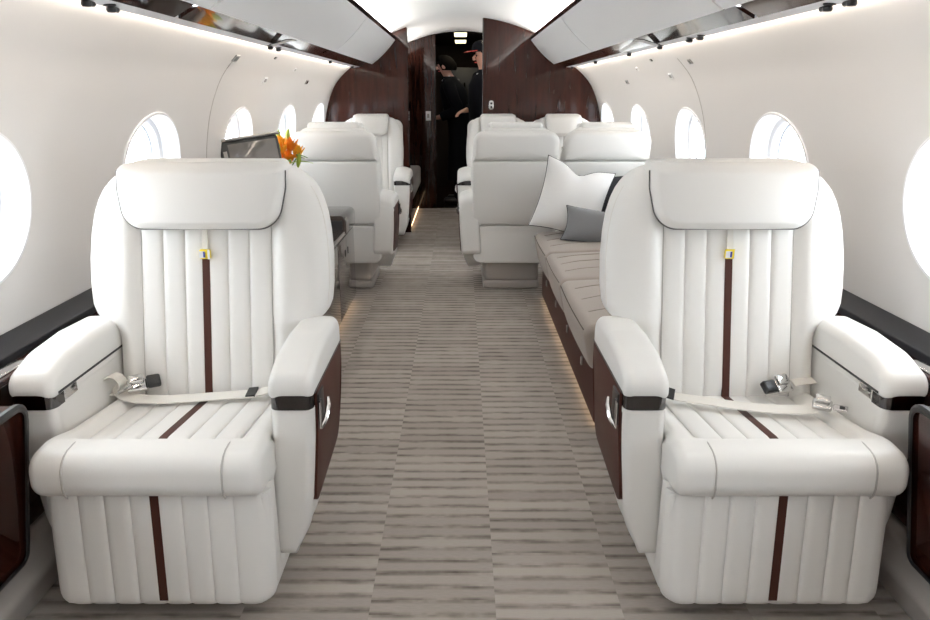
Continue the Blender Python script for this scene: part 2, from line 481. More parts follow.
# little black reading lights on the rails
RL = [(-1, 1.87), (-1, 2.0), (-1, 3.62), (-1, 3.78), (-1, 5.25), (-1, 6.3), (1, 1.86), (1, 1.98), (1, 3.0), (1, 3.14), (1, 3.6), (1, 4.25), (1, 5.3), (1, 6.4)]
RLAB = ['first of the left pair of reading lights, at the top left corner', 'second reading light from the top left corner on the left rail',
 'nearer of two black reading lights beside the left latch plate', 'farther of two black reading lights beside the left latch plate', 'small black reading light on the left rail under the bin seam', 'small black reading light on the left rail by the left bulkhead',
 'black reading light nearest the top right corner', 'second black reading light from the top right corner', 'nearer of the black reading light pair above the right windows', 'farther of the black reading light pair above the right windows',
 'black reading light on the right rail just this side of the latch plate', 'black reading light on the right rail just past the latch plate', 'small black reading light on the right rail under the bin seam', 'small black reading light on the right rail by the right bulkhead']
for (sg, y), lab in zip(RL, RLAB):
    x = CX+sg*.945
    t = thing('reading_light', lab, 'reading light', (x, y, 1.477), 0, 'reading lights on the left rail' if sg < 0 else 'reading lights on the right rail')
    mb = MB(); mb.lathe([(.015,.006),(.017,.002),(.017,-.004),(.014,-.006)], n=18); mb.build('mount', M['black'], t)
    mb = MB(); mb.lathe([(.008,-.005),(.012,-.008),(.013,-.015),(.010,-.020),(.004,-.021)], (0, .010, 0), n=16); mb.build('nozzle', M['black'], t)
    mb = MB(); mb.tube([(0,.01,-.010),(0,.045,-.011)], .007, 8); mb.build('lever', M['black'], t)

# plates and sensors on the sidewalls
def wallplate(sg, y, z, a, b, name, label, m, group):
    s = s_of_z(z); mb = MB()
    o_, i_ = [], []
    base = wallpt(sg, y, s, 0)
    for da, db in ((-1,-1),(1,-1),(1,1),(-1,1)):
        o_.append(wallpt(sg, y+da*a, s+db*b, .0)-base); i_.append(wallpt(sg, y+da*a*.93, s+db*b*.93, -.005)-base)
    mb.loft([o_, i_]); t = thing(name, label, 'wall fitting', base, 0, group)
    mb.build('plate', m, t)
    mb = MB(); q = [wallpt(sg, y+da*a*.6, s+db*b*.6, -.0055)-base for da, db in ((-1,-1),(1,-1),(1,1),(-1,1))]; q2 = [wallpt(sg, y+da*a*.6, s+db*b*.6, -.007)-base for da, db in ((-1,-1),(1,-1),(1,1),(-1,1))]
    mb.loft([q, q2]); mb.build('face', M['plate'] if m is not M['plate'] else M['gun'], t)
GL, GR = 'fittings on the left sidewall', 'fittings on the right sidewall'
wallplate(-1, 3.47, 1.41, .033, .020, 'wall_plate', 'largest grey metal plate high on the left sidewall', M['plate'], GL)
wallplate(-1, 4.21, 1.326, .035, .018, 'wall_plate', 'white plate on the left sidewall above the second window', M['reveal'], GL)
wallplate(-1, 4.08, 1.44, .014, .008, 'wall_sensor', 'small dark sensor under the left light rail', M['black'], GL)
wallplate(-1, 4.72, 1.40, .02, .012, 'wall_plate', 'pale small plate near the left light rail', M['reveal'], GL)
wallplate(-1, 5.33, 1.333, .035, .018, 'wall_plate', 'dark plate on the left sidewall nearest the bulkhead', M['plate'], GL)
wallplate(1, 5.11, 1.33, .035, .016, 'wall_plate', 'dark plate on the right sidewall nearest the bulkhead', M['plate'], GR)
wallplate(1, 4.02, 1.345, .03, .016, 'wall_plate', 'white plate on the right sidewall above the sofa', M['reveal'], GR)
wallplate(1, 4.15, 1.432, .014, .008, 'wall_sensor', 'small dark sensor under the right light rail', M['black'], GR)
wallplate(1, 4.6, 1.40, .02, .012, 'wall_plate', 'pale small plate near the right light rail', M['reveal'], GR)
wallplate(1, 3.55, 1.40, .022, .014, 'wall_plate', 'grey plate high on the right sidewall nearest the viewer', M['plate'], GR)
# vertical joint in the sidewall lining
for n_, sg, y in ((3, -1, 3.46), (4, 1, 3.70)):
    mb = MB(); ss = [s_of_z(.66)+(s_of_z(1.42)-s_of_z(.66))*k/20 for k in range(21)]
    mb.loft([[wallpt(sg, y-.003, s, -.0012), wallpt(sg, y+.003, s, -.0012), wallpt(sg, y+.003, s, .002), wallpt(sg, y-.003, s, .002)] for s in ss])
    struct(mb.build('trim_%d' % n_, M['kick']), 'thin vertical joint in the sidewall lining')

# ------------------------------------------------------------------ side consoles (ledge along each sidewall)
for sg in (-1, 1):
    side = 'left' if sg < 0 else 'right'
    t = thing('side_ledge', 'dark wood side ledge with charcoal pad along the %s sidewall' % side, 'ledge', (CX+sg*1.2, 1.5, .58), 0)
    ox, oy, oz = t.location
    yend = 6.5 if sg < 0 else 6.5
    mb = MB(); pr = rpoly([(1.19,.603,.006),(1.262,.630,.004),(1.262,.57,0),(1.19,.56,.004)], 4)
    mb.loft([[(CX+sg*a-ox, y-oy, z-oz) for a, z in pr] for y in (Y0+.02, yend)]); mb.build('ledge_pad', M['padblack'], t)
    mb = MB(); mb.loft([[(CX+sg*a-ox, y-oy, z-oz) for a, z in ((1.19,.15),(1.262,.15),(1.262,.565),(1.19,.558))] for y in (Y0+.02, yend)]); mb.build('ledge_face', M['wood'], t)
    h = thing('side_shelf', 'narrow dark wood shelf between the front %s armchair and the charcoal ledge' % side, 'shelf', (CX+sg*1.16, 2.0, .15), 0)
    ox, oy, oz = h.location
    mb = MB(); rbox(mb, min(sg*1.128, sg*1.184)+CX-ox, max(sg*1.128, sg*1.184)+CX-ox, 1.495-oy, 2.44-oy, .568-oz, .586-oz, .006); mb.build('shelf_top', M['wood'], h)
    mb = MB(); rbox(mb, min(sg*1.142, sg*1.178)+CX-ox, max(sg*1.142, sg*1.178)+CX-ox, 1.57-oy, 1.70-oy, .585-oz, .591-oz, .004); mb.build('control_plate', M['chrome'], h)
    mb = MB(); rbox(mb, min(sg*1.165, sg*1.184)+CX-ox, max(sg*1.165, sg*1.184)+CX-ox, 1.495-oy, 2.44-oy, 0, .568-oz, .004); mb.build('shelf_face', M['wood'], h)
    c = thing('side_cabinet', 'glossy dark wood side cabinet with rounded end beside the front %s seat' % side, 'cabinet', (CX+sg*1.15, .2, .15), 0)
    ox, oy, oz = c.location
    mb = MB(); pr = rpoly([(-2.0,.15,0),(1.47,.15,.03),(1.47,.583,.045),(-2.0,.583,0)], 8)
    fx = lambda h, z: h+.020-.075*(z-.15)/.433 if h < 1.1 else h
    rings = []
    for h, d in ((1.069,.004),(1.065,0),(1.182,0)):
        rings.append([(CX+sg*fx(h, z)-ox, y-oy, z-oz) for y, z in inset(pr, d)])
    mb.loft(rings); mb.build('cabinet_body', M['wood'], c)
    mb = MB(); po = pr; pi_ = inset(pr, .015)
    rings = [[(CX+sg*fx(h, z)-ox, y-oy, z-oz) for y, z in p] for h, p in ((1.0625,pi_),(1.0595,inset(pr,.012)),(1.0595,inset(pr,.004)),(1.065,inset(pr,-.003)),(1.075,inset(pr,-.003)))]
    mb.loft(rings, cap=False); mb.build('edge_trim', M['black'], c)
    mb = MB(); mb.lathe([(.045,0),(.045,.006),(.038,.006),(.036,-.03),(.0,-.03)], (CX+sg*1.12-ox, 1.30-oy, .583-oz), 28); mb.build('cup_holder', M['chrome'], c)

# ------------------------------------------------------------------ seats
def ribbed(mb, nv, edges, pos, nrm, bulge=.011, thick=.02, fall=None):
    """channel-stitched pad: edges(j) -> seam positions across at row j; pos/nrm map (x, j) to space"""
    T = (0, .025, .07, .15, .3, .5, .7, .85, .93, .975, 1)
    rows = []; back = []
    for j in range(nv):
        ed = edges(j); r = []; bk = []
        for k in range(len(ed)-1):
            for i, t in enumerate(T):
                if k and i == 0: continue
                x = ed[k]+(ed[k+1]-ed[k])*t
                h = bulge*(1-abs(2*t-1)**6)
                if fall: h += fall(x, j)
                p = pos(x, j); n = nrm(x, j)
                r.append(p+n*h); bk.append(p-n*thick)
        rows.append(r); back.append(bk)
    I = [[mb.V(p) for p in r] for r in rows]; B = [[mb.V(p) for p in r] for r in back]
    n = len(I[0])
    for j in range(nv-1):
        for i in range(n-1):
            mb.F(I[j][i], I[j][i+1], I[j+1][i+1], I[j+1][i]); mb.F(B[j][i], B[j+1][i], B[j+1][i+1], B[j][i+1])
        for i in (0, n-1): mb.F(I[j][i], I[j+1][i], B[j+1][i], B[j][i])
    for j in (0, nv-1):
        for i in range(n-1): mb.F(I[j][i], I[j][i+1], B[j][i+1], B[j][i])
    return mb
def strip(mb, nv, x0, w, pos, nrm, lift=.006, th=.006):
    rings = []
    for j in range(nv):
        p0, p1, n = pos(x0-w/2, j), pos(x0+w/2, j), nrm(x0, j)
        rings.append([p0+n*lift, p1+n*lift, p1+n*(lift-th), p0+n*(lift-th)])
    mb.loft(rings)
def seam(mb, pts, r=.0016):
    mb.tube(pts, r, 6)

def yb(z): return .21+(max(z, .40)-.42)*.24
FL = .061
def make_seat(label, loc, rz, group, aisle=1, sx=1.0, hw=.233, armx=(.260, .362), ay=0.0, arms=(-1, 1), panel=True):
    """aisle: local side (+1/-1) carrying the brown leather panel"""
    root = thing('cabin_seat', label, 'seat', loc, rz, group)
    def X(v): return v*sx
    L = M['leather']
    # pedestal
    mb = MB(); rbox(mb, X(-.24), X(.24), -.12, .30, 0, .06, .02); rbox(mb, X(-.23), X(.23), -.14, .30, .05, .31, .03)
    mb.build('pedestal', M['kick'] if sx < 1 else L, root)
    # leg rest: rounded slab with channelled face
    hwL = .268; z0, z1 = .045, .352; rr = .05
    yl = lambda z: -.230+(z-z0)/(z1-z0)*.026
    mb = MB(); extr(mb, rpoly([(X(-hwL+.006),z0+.004,.05*sx),(X(hwL-.006),z0+.004,.05*sx),(X(hwL-.006),z1,.01),(X(-hwL+.006),z1,.01)], 8), -.205, -.12, .012, 'y')
    lr = mb.build('leg_rest', L, root)
    NV = 26
    zz = [z0+(z1-z0)*(.5-.5*math.cos(PI*j/(NV-1))) for j in range(NV)]
    def edL(j):
        z = zz[j]; d = max(0, rr-(z-z0)); h = hwL-(rr-math.sqrt(max(0, rr*rr-d*d)))
        return [-h, -3*FL, -2*FL, -FL, 0, FL, 2*FL, 3*FL, h]
    def fallL(x, j):
        z = zz[j]; e = edL(j)[-1]; q = max(0, 1-(e-abs(x))/.03); q2 = max(0, 1-(z-z0)/.03)
        return -.028*q*q-.028*q2*q2
    posL = lambda x, j: Vector((X(x), yl(zz[j]), zz[j])); nF = lambda x, j: Vector((0, -1, 0))
    mb = MB(); ribbed(mb, NV, edL, posL, nF, .006, .028, fallL); mb.build('ribbed_face', L, lr, angle=60)
    mb = MB(); strip(mb, NV-6, 0, .021*sx, lambda x, j: Vector((x, yl(zz[j+5]), zz[j+5])), nF, .0062, .012); mb.build('brown_stripe', M['brown'], lr)
    # cushion
    hc = .265
    pr = dens(rpoly([(.24,.30,.02),(.24,.428,.03),(-.08,.462,.10),(-.165,.474,.07),(-.250,.466,.052),(-.256,.358,.045),(-.16,.354,.04),(-.10,.30,.05)], 8), .012)
    def xfC(p):
        k = 1-.055*sstep(-.15, -.08, p.y)
        x = p.x*k
        if p.z > .40 and p.y > -.2:
            p.z -= .026*(1-sstep(.175, .215, abs(x)))*sstep(-.165, -.125, p.y)
        return Vector((X(x), p.y, p.z))
    mb = MB(); extr(mb, pr, -hc, hc, .026, 'x', 8, 44, xf=xfC); cu = mb.build('seat_cushion', L, root, angle=70)
    NV2 = 20
    def topz(y): return .462+(y+.08)/(.32)*(-.034) - .017
    yy = [-.152+(.225+.152)*j/(NV2-1) for j in range(NV2)]
    def zt(y): return topz(y) - .020*max(0, 1-(y+.152)/.03)**2
    posC = lambda x, j: Vector((X(x), yy[j], zt(yy[j]))); nU = lambda x, j: Vector((0, -.1, .995))
    mb = MB(); ribbed(mb, NV2, lambda j: [k*FL for k in range(-3, 4)], posC, nU, .006, .02); mb.build('ribbed_panel', L, cu, angle=60)
    mb = MB(); strip(mb, NV2-2, 0, .021, lambda x, j: Vector((x*sx, yy[j+1], zt(yy[j+1]))), nU, .0062, .012); mb.build('brown_stripe', M['brown'], cu)
    for s in (-1, 1):
        pts = []
        for a, b in ((-.16,.4705),(-.185,.4716),(-.21,.4695),(-.230,.463),(-.244,.451),(-.2515,.436),(-.2545,.42),(-.2565,.395),(-.252,.375),(-.244,.364)):
            pts.append((X(s*.181), a, b))
        mb = MB(); seam(mb, pts, .0022); mb.build('seam', M['thread'], cu)
    # backrest shell with raised bolsters
    st = [(.36,.24,.4),(.385,.256,.85),(.42,.262,1),(.50,.262,1),(.58,.264,1),(.603,.272,1),(.617,.292,1),(.628,.315,1),(.645,.337,1),(.67,.348,1),(.72,.353,1),(.80,.353,1),(.87,.347,1),(.92,.338,1),(.96,.325,1),(.99,.310,1),(1.015,.291,.96),(1.035,.267,.86),(1.05,.236,.68),(1.058,.20,.45)]
    st = [(a, b-.006*sstep(.60, .66, a), c) for a, b, c in st]
    # resample smoothly
    zs = [st[0][0]+(st[-1][0]-st[0][0])*k/70 for k in range(71)]
    def interp(z, c):
        for a, b in zip(st, st[1:]):
            if a[0] <= z <= b[0]+1e-9:
                t = (z-a[0])/(b[0]-a[0]); return a[c]+(b[c]-a[c])*t
        return st[-1][c]
    mb = MB(); rings = []
    XI = [math.sin(PI/2*(-1+2*k/52)) for k in range(53)]
    for z in zs:
        w = interp(z, 1); d = .13*interp(z, 2); y_ = yb(z)+.062; ring = []
        ex = 3.6
        for x in XI:
            e = (1-abs(x)**ex)**(1/ex); ax = abs(x*w)
            fr = -.042*sstep(.168, .225, ax)*e
            ring.append((X(x*w), y_-d/2*e+fr, z))
        for x in reversed(XI[1:-1]):
            e = (1-abs(x)**ex)**(1/ex); ring.append((X(x*w), y_+d/2*e, z))
        rings.append(ring)
    mb.loft(rings); bk = mb.build('backrest', L, root, angle=70)
    # ribbed insert
    NV3 = 36; z3 = [.40+(.955-.40)*j/(NV3-1) for j in range(NV3)]
    nB = lambda x, j: Vector((0, -.972, .235))
    posB = lambda x, j: Vector((X(x), yb(z3[j])-.012+.012*max(0, 1-j/3), z3[j]))
    mb = MB(); ribbed(mb, NV3, lambda j: [k*FL for k in range(-3, 4)], posB, nB, .007, .03); mb.build('ribbed_panel', L, bk, angle=60)
    j0 = next(j for j in range(NV3) if z3[j] > .825)
    mb = MB(); strip(mb, j0, 0, .021, lambda x, j: Vector((x, yb(z3[j])-.012, z3[j])), nB, .0072, .014); mb.build('brown_stripe', M['brown'], bk)
    for s in (-1, 1):
        pts = [(X(s*.184), yb(z)-.0095, z) for z in [.42+k*.02 for k in range(25)]]
        mb = MB(); seam(mb, pts, .0022); mb.build('seam', M['thread'], bk)
        if panel:
            # piping line down the flank of each bolster
            pts = []
            for k in range(24):
                z = .67+(1.0-.67)*k/23; w = interp(z, 1)
                x = .985; e = (1-x**3.6)**(1/3.6); pts.append((X(s*x*w), yb(z)+.062-.065*e*interp(z, 2)-.042*e-.0005, z))
            mb = MB(); seam(mb, pts, .0012); mb.build('piping', M['belt'], bk)
    # headrest pad, curling over the top
    hb = hw*.91; zo = 0 if panel else .016
    ph = dens(rpoly([(-hb,.893,.07),(hb,.893,.07),(hw,1.0,.10),(hw,1.066,.022),(-hw,1.066,.022),(-hw,1.0,.10)], 10), .012)
    def xfH(p):
        x = p.x; z = p.z
        y = p.y+yb(z)
        y += .05*sstep(1.035, 1.085, z)**2*(1 if p.y < 0 else .2)
        y += .018*(x/hw)**2
        if p.y < -.08: y -= .012*max(0, 1-(x/hw)**2)*max(0, 1-((z-.975)/.088)**2)
        z += zo
        return Vector((x, y, z))
    mb = MB(); extr(mb, ph, -.082, .035, .024, 'y', 7, 3, dome0=.0005, xf=xfH); hr = mb.build('headrest', L, root, angle=70)
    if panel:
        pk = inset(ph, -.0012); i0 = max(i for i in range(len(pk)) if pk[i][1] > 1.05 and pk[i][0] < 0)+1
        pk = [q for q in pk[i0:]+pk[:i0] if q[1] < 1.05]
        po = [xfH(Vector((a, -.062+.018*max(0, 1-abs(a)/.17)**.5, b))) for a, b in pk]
        mb = MB(); mb.tube(po, .0022, 6); mb.build('piping', M['pipe'], hr)  # dark tube standing in for the shade in the crease round the headrest
    mb = MB(); rbox(mb, -hw*.93, hw*.93, yb(1.05)+.0, yb(1.05)+.10, 1.03+zo, 1.070+zo, .018); mb.build('headrest_roll', L, hr)
    if panel:
        mb = MB(); mb.ribbon([(0.0, yb(z)-.023, z) for z in (.90,.885,.865,.845,.825)], (.016*sx, 0, 0), .008); mb.build('pull_strap', M['belt'], hr)
        mb = MB(); rbox(mb, -.014*sx, .016*sx, yb(.816)-.032, yb(.816)-.019, .806, .833, .004); tg = mb.build('tag', M['yellow'], hr); tg['label'] = 'small yellow tag with a dark mark'
    if panel:
        mb = MB(); mb.box(-.014, .002, yb(.816)-.0335, yb(.816)-.0315, .810, .829); mb.box(.010, .016, yb(.816)-.0335, yb(.816)-.0315, .806, .833); mb.build('tag_face', M['cloth_white'], tg)
        mb = MB(); mb.box(-.002, .003, yb(.816)-.0345, yb(.816)-.033, .812, .828); mb.build('tag_mark', M['blue'], tg)
    # rear shell: padded cap, panel and skirt with a joint between them
    ws = .335 if not panel else .285
    def slab(z0_, z1_, w0, w1, dy, th, r, name, dome=0, rc=(.02,.02)):
        p = dens(rpoly([(-X(w0),z0_,rc[0]),(X(w0),z0_,rc[0]),(X(w1),z1_,rc[1]),(-X(w1),z1_,rc[1])], 8), .02)
        mb = MB(); extr(mb, p, dy, dy+th, r, 'y', 5, 1, dome1=dome, xf=lambda q: Vector((q.x, q.y+yb(q.z), q.z)))
        return mb.build(name, L, root, angle=60)
    slab(.858, 1.035 if not panel else 1.0, ws, ws-.004, .06, .115, .035, 'back_cap', .004, (.012, .065))
    slab(.446, .855, ws, ws, .07, .095, .014, 'back_panel', .003)
    slab(.19, .441, ws-.01, ws, .06, .10, .014, 'back_skirt', .003, (.05, .01))
    # armrests
    for s in arms:
        isA = (s == aisle)
        xi, xo = armx
        a = bpy.data.objects.new('armrest', None); a.empty_display_size = .05; link(a, root); a.location.y = ay
        # body: white, tucked in towards the floor
        pb = dens(rpoly([(-.108,.556,0),(-.108,.095,.06),(-.02,.10,.06),(.05,.215,.06),(.29,.248,.05),(.305,.556,.0)], 10), .02)
        def xfA(p, s=s):
            k = -.024*(1-sstep(.12, .52, p.z)); h = p.x
            if h > (xi+xo)/2: h -= .045*(1-sstep(.09, .25, p.z))**1.6*(h-(xi+xo)/2)/((xo-xi)/2)
            return Vector((X(s*(h+k)), p.y, p.z))
        mb = MB(); extr(mb, pb, xi, xo, .022, 'x', 6, 2, xf=xfA); mb.build('arm_body', L, a, angle=60)
        pp = dens(rpoly([(-.115,.540,.024),(-.112,.600,.05),(-.015,.632,.16),(.12,.642,.10),(.305,.634,.05),(.305,.540,.024)], 9), .015)
        mb = MB(); extr(mb, pp, xi-.004, xo+.004, .022, 'x', 7, 6, xf=lambda p, s=s: Vector((X(s*p.x), p.y, p.z+.006*(1-((p.x-.319)/.06)**2)))); mb.build('arm_pad', L, a, angle=60)
        # band of smoked metal round the front, then a thin line along both sides
        pbnd = rpoly([(xi+.004,-.06,0),(xi-.001,-.06,0),(xi-.001,-.112,.024),(xo+.001,-.112,.024),(xo+.001,-.07,0),(xo-.006,-.07,0)], 6)
        mb = MB(); mb.loft([[(X(s*x), y, z) for x, y in p] for z, p in ((.522,pbnd),(.524,pbnd),(.558,pbnd),(.560,pbnd))]); mb.build('metal_band', M['gun'], a)
        mb = MB(); rbox(mb, X(s*(xi+xo)/2)-X(xo-xi)/2+.0008, X(s*(xi+xo)/2)+X(xo-xi)/2-.0008, -.095, .300, .50, .575, .004); mb.build('core', L, a)
        mb = MB(); mb.box(min(X(s*(xi-.0048)), X(s*(xi+.01))), max(X(s*(xi-.0048)), X(s*(xi+.01))), -.085, .295, .5545, .5605); mb.box(min(X(s*(xo+.0048)), X(s*(xo-.01))), max(X(s*(xo+.0048)), X(s*(xo-.01))), -.085, .295, .5545, .5605); mb.build('dark_line', M['black'], a)
        if not isA:
            mb = MB(); rbox(mb, min(X(s*(xi-.003)), X(s*(xi+.006))), max(X(s*(xi-.003)), X(s*(xi+.006))), -.06, .0, .526, .557, .003); mb.build('table_latch', M['chrome'], a)
        if isA:
            pq = dens(rpoly([(-.075,.555,.004),(-.080,.232,.045),(.268,.268,.05),(.285,.555,.004)], 8), .02)
            def xfB(p, s=s):
                k = -.024*(1-sstep(.12, .52, p.z)); return Vector((X(s*(p.x+k)), p.y, p.z))
            mb = MB(); extr(mb, pq, xo-.010, xo+.006, .003, 'x', 3, 0, xf=xfB); pnl = mb.build('side_panel', M['brown'], a); pnl['label'] = 'dark brown leather side panel'
            x0_ = xo+.004
            def hb_(y0_, y1_, z0_, z1_, d): 
                m_ = MB(); u, v = X(s*x0_), X(s*(x0_+d)); rbox(m_, min(u,v), max(u,v), y0_, y1_, z0_, z1_, .003); return m_
            h1 = hb_(-.070, -.008, .462, .545, .006); rec = h1.build('handle_recess', M['black'], a)
            mb = MB(); mb.tube([(X(s*(x0_+.008)), -.078, .458),(X(s*(x0_+.018)), -.06, .475),(X(s*(x0_+.020)), -.03, .500),(X(s*(x0_+.016)), -.012, .512)], [.004,.006,.006,.004], 8)
            mb.tube([(X(s*(x0_+.008)), -.078, .458),(X(s*(x0_+.009)), -.072, .53)], .003, 8); mb.build('chrome_handle', M['chrome'], a)
            mb = hb_(-.070, -.055, .49, .53, .009); mb.build('control_button', M['gun'], a)
    return root, topz

def belt_buckle(parent, loc, rz, tilt, name, s=1.0):
    R = Matrix.Translation(loc) @ Matrix.Rotation(rz, 4, 'Z') @ Matrix.Rotation(tilt, 4, 'X')
    f = lambda p: R @ (Vector(p)*s)
    mb = MB(); rbox(mb, -.026, .026, -.022, .022, -.006, .008, .006, xf=f); rbox(mb, -.02, .02, .0, .03, .006, .018, .005, xf=f)
    o = mb.build(name, M['chrome'], parent)
    return f

frontL, tz = make_seat('white leather armchair in the left foreground with brown centre stripe and lap belt', (-.721, 1.65, 0), 0, 'front armchairs', aisle=1)
frontR, tz = make_seat('white leather armchair in the right foreground with open lap belt on its cushion', (.757, 1.65, 0), 0, 'front armchairs', aisle=-1)

# lap belts (parts of the seats)
def sp(pts, n=6):
    out = []
    for i in range(len(pts)-1):
        p0, p1, p2, p3 = (Vector(pts[max(i-1,0)]), Vector(pts[i]), Vector(pts[i+1]), Vector(pts[min(i+2,len(pts)-1)]))
        for k in range(n):
            t = k/n; out.append(.5*((2*p1)+(p2-p0)*t+(2*p0-5*p1+4*p2-p3)*t*t+(3*p1-p0-3*p2+p3)*t**3))
    out.append(Vector(pts[-1])); return out
W = Vector((0, .040, .006))
mb = MB(); mb.ribbon(sp([(-.255,.175,.462),(-.232,.150,.452),(-.20,.128,.449),(-.12,.118,.446),(-.04,.135,.443),(.06,.150,.444),(.15,.165,.447),(.215,.185,.462),(.258,.20,.48)]), W, .003)
bl_ = mb.build('seat_belt', M['belt'], frontL)
mb = MB(); mb.ribbon(sp([(.120+.0,.163,.4475),(.146,.165,.4495)], 2), W*1.08, .006); mb.build('belt_slider', M['black'], bl_)
loop = [(-.245+.026*math.cos(a)+.006*a/3, .150-.012*a/3, .478+.030*math.sin(a)) for a in [(-2.2+k*.32) for k in range(19)]]
mb = MB(); mb.ribbon(loop, (.006, .034, 0), .003); mb.build('belt_loop', M['belt'], bl_)
f = belt_buckle(bl_, (-.185, .158, .470), .5, .5, 'belt_buckle')
mb = MB(); rbox(mb, .026, .062, -.016, .022, -.004, .016, .006, xf=f); mb.build('buckle_insert', M['black'], bl_)
mb = MB(); mb.tube([(-.225,.13,.462),(-.205,.135,.470),(-.19,.14,.48)], .006, 8); mb.build('buckle_pin', M['chrome'], bl_)

mb = MB(); mb.ribbon(sp([(-.262,.20,.505),(-.225,.160,.478),(-.175,.128,.455),(-.10,.095,.4545),(-.02,.06,.4555),(.06,.035,.4575),(.125,.02,.462),(.165,.012,.470)]), Vector((.006,.042,.004)), .003)
br_ = mb.build('seat_belt', M['belt'], frontR)
mb = MB(); mb.ribbon([(-.190,.139,.460),(-.168,.127,.457)], Vector((.016,.044,.008)), .006); mb.build('belt_slider', M['black'], br_)
f = belt_buckle(br_, (.180, .012, .479), -.5, .25, 'belt_buckle', .9)
mb = MB(); rbox(mb, .028, .066, -.013, .013, -.002, .003, .003, xf=f); mb.build('belt_tongue', M['chrome'], br_)
mb = MB(); rbox(mb, .044, .058, -.006, .006, .003, .0045, .0015, xf=f); mb.build('tongue_slot', M['black'], br_)
f = belt_buckle(br_, (.145, .165, .467), .35, .7, 'belt_buckle', 1.0)
mb = MB(); rbox(mb, -.068, -.026, -.016, .020, -.006, .014, .006, xf=f); mb.build('buckle_insert', M['black'], br_)
mb = MB(); mb.ribbon(sp([(.175,.17,.474),(.21,.18,.474),(.25,.20,.47)], 3), Vector((0,.036,.004)), .003); mb.build('belt_stub', M['belt'], br_)

# club seats: two rows facing each other
SX = .785
fwdL, _ = make_seat('white seat seen from behind on the left, past the wooden credenza', (-.775, 4.83, 0), PI, 'seats with their backs to the viewer', aisle=-1, sx=SX, hw=.168, arms=(-1, 1), panel=False, armx=(.274, .44), ay=.09)
fwdA, _ = make_seat('white seat seen from behind next to the aisle, at the head of the sofa', (.335, 4.83, 0), PI, 'seats with their backs to the viewer', aisle=1, sx=SX, hw=.168, arms=(1,), panel=False, armx=(.274, .44), ay=.09)
fwdB, _ = make_seat('white seat seen from behind by the right windows, behind the cushions', (.890, 4.83, 0), PI, 'seats with their backs to the viewer', aisle=-1, sx=SX, hw=.168, arms=(), panel=False, armx=(.274, .44), ay=.09)
facL, _ = make_seat('farthest white seat on the left, facing the viewer against the bulkhead', (-.775, 5.90, 0), 0, 'far seats facing the viewer', aisle=1, sx=SX, hw=.152, arms=(-1, 1), panel=False, armx=(.274, .44), ay=.09)
facA, _ = make_seat('far white seat facing the viewer, right of the aisle beside the bulkhead opening', (.318, 5.90, 0), 0, 'far seats facing the viewer', aisle=-1, sx=SX, hw=.152, arms=(-1,), panel=False, armx=(.274, .44), ay=.09)
facB, _ = make_seat('far white seat facing the viewer by the right windows', (.880, 5.90, 0), 0, 'far seats facing the viewer', aisle=1, sx=SX, hw=.152, arms=(), panel=False, armx=(.274, .44), ay=.09)

# ------------------------------------------------------------------ sofa on the right
so = thing('sofa', 'taupe three-seat sofa on a brown wooden base along the right sidewall', 'sofa', (.85, 3.4, 0))
ox, oy, oz = so.location
def S(mb, name, m, parent=so, angle=45): return mb.build(name, m, parent, angle)
mb = MB(); rbox(mb, .515-ox, 1.17-ox, 2.47-oy, 4.30-oy, .022, .262, .012); S(mb, 'base', M['brown'])
mb = MB(); mb.box(.56-ox, 1.12-ox, 2.52-oy, 4.26-oy, 0, .024); S(mb, 'plinth', M['black'])
mb = MB(); mb.box(.530-ox, .536-ox, 2.48-oy, 4.29-oy, .012, .0215); S(mb, 'floor_light', M['ledfloor'])
for yk in (2.78, 3.2, 3.62, 4.05):
    mb = MB(); rbox(mb, .508-ox, .517-ox, yk-.011-oy, yk+.011-oy, .150, .185, .003); S(mb, 'base_button', M['plate'])
CY = [(2.45, 3.13), (3.135, 3.70), (3.705, 4.31)]
for y0, y1 in CY:
    pr = dens(rpoly([(.487,.252,.03),(.450,.43,.040),(1.0,.452,.03),(1.0,.255,.01)], 8), .03)
    def xfS(p, y0=y0, y1=y1):
        t = (p.y-y0)/(y1-y0); d = 4*t*(1-t)
        if p.z > .38: p.z += .012*d*sstep(.46, .6, p.x)
        p.x -= .008*d*(1-sstep(.47, .6, p.x))
        return Vector((p.x-ox, p.y-oy, p.z))
    mb = MB()
    extr(mb, pr, y0, y1, .028, 'y', 6, 14, xf=lambda p: xfS(p))
    cu = S(mb, 'seat_cushion', M['sofa'], so, 60)
    # curved stitch lines running across the cushion
    for q in (.25, .5, .75):
        yy_ = y0+(y1-y0)*q
        pts = []
        for k in range(16):
            x = .50+.48*k/15; t = q; z = .4305+.022*(x-.448)/.552+.012*4*t*(1-t)*sstep(.46, .6, x)
            pts.append((x-ox, yy_+.05*math.sin(PI*k/15)*.6-oy, z+.0006))
        mb = MB(); seam(mb, pts, .0013); S(mb, 'stitch_line', M['stitch'], cu)
    mb = MB(); pts = [(.4905-ox, y0+.012-oy, .40), (.4905-ox, y0+.06-oy, .411)]
    pts = [(.474-ox-.010*4*t*(1-t)*.6, y0+(y1-y0)*t-oy, .4095) for t in [.04+.92*k/14 for k in range(15)]]
    mb = MB(); seam(mb, [(x-.016, y, z) for x, y, z in pts], .002); S(mb, 'edge_piping', M['seam'], cu)
for y0, y1 in CY:
    pr = rpoly([(1.0,.44,.03),(1.06,.80,.04),(1.165,.80,.03),(1.165,.30,.01),(1.0,.30,.01)], 6)
    mb = MB(); extr(mb, pr, y0+.002, y1-.002, .025, 'y', 5, 4, xf=lambda p: Vector((p.x-ox, p.y-oy, p.z))); S(mb, 'back_cushion', M['sofa'], so, 60)

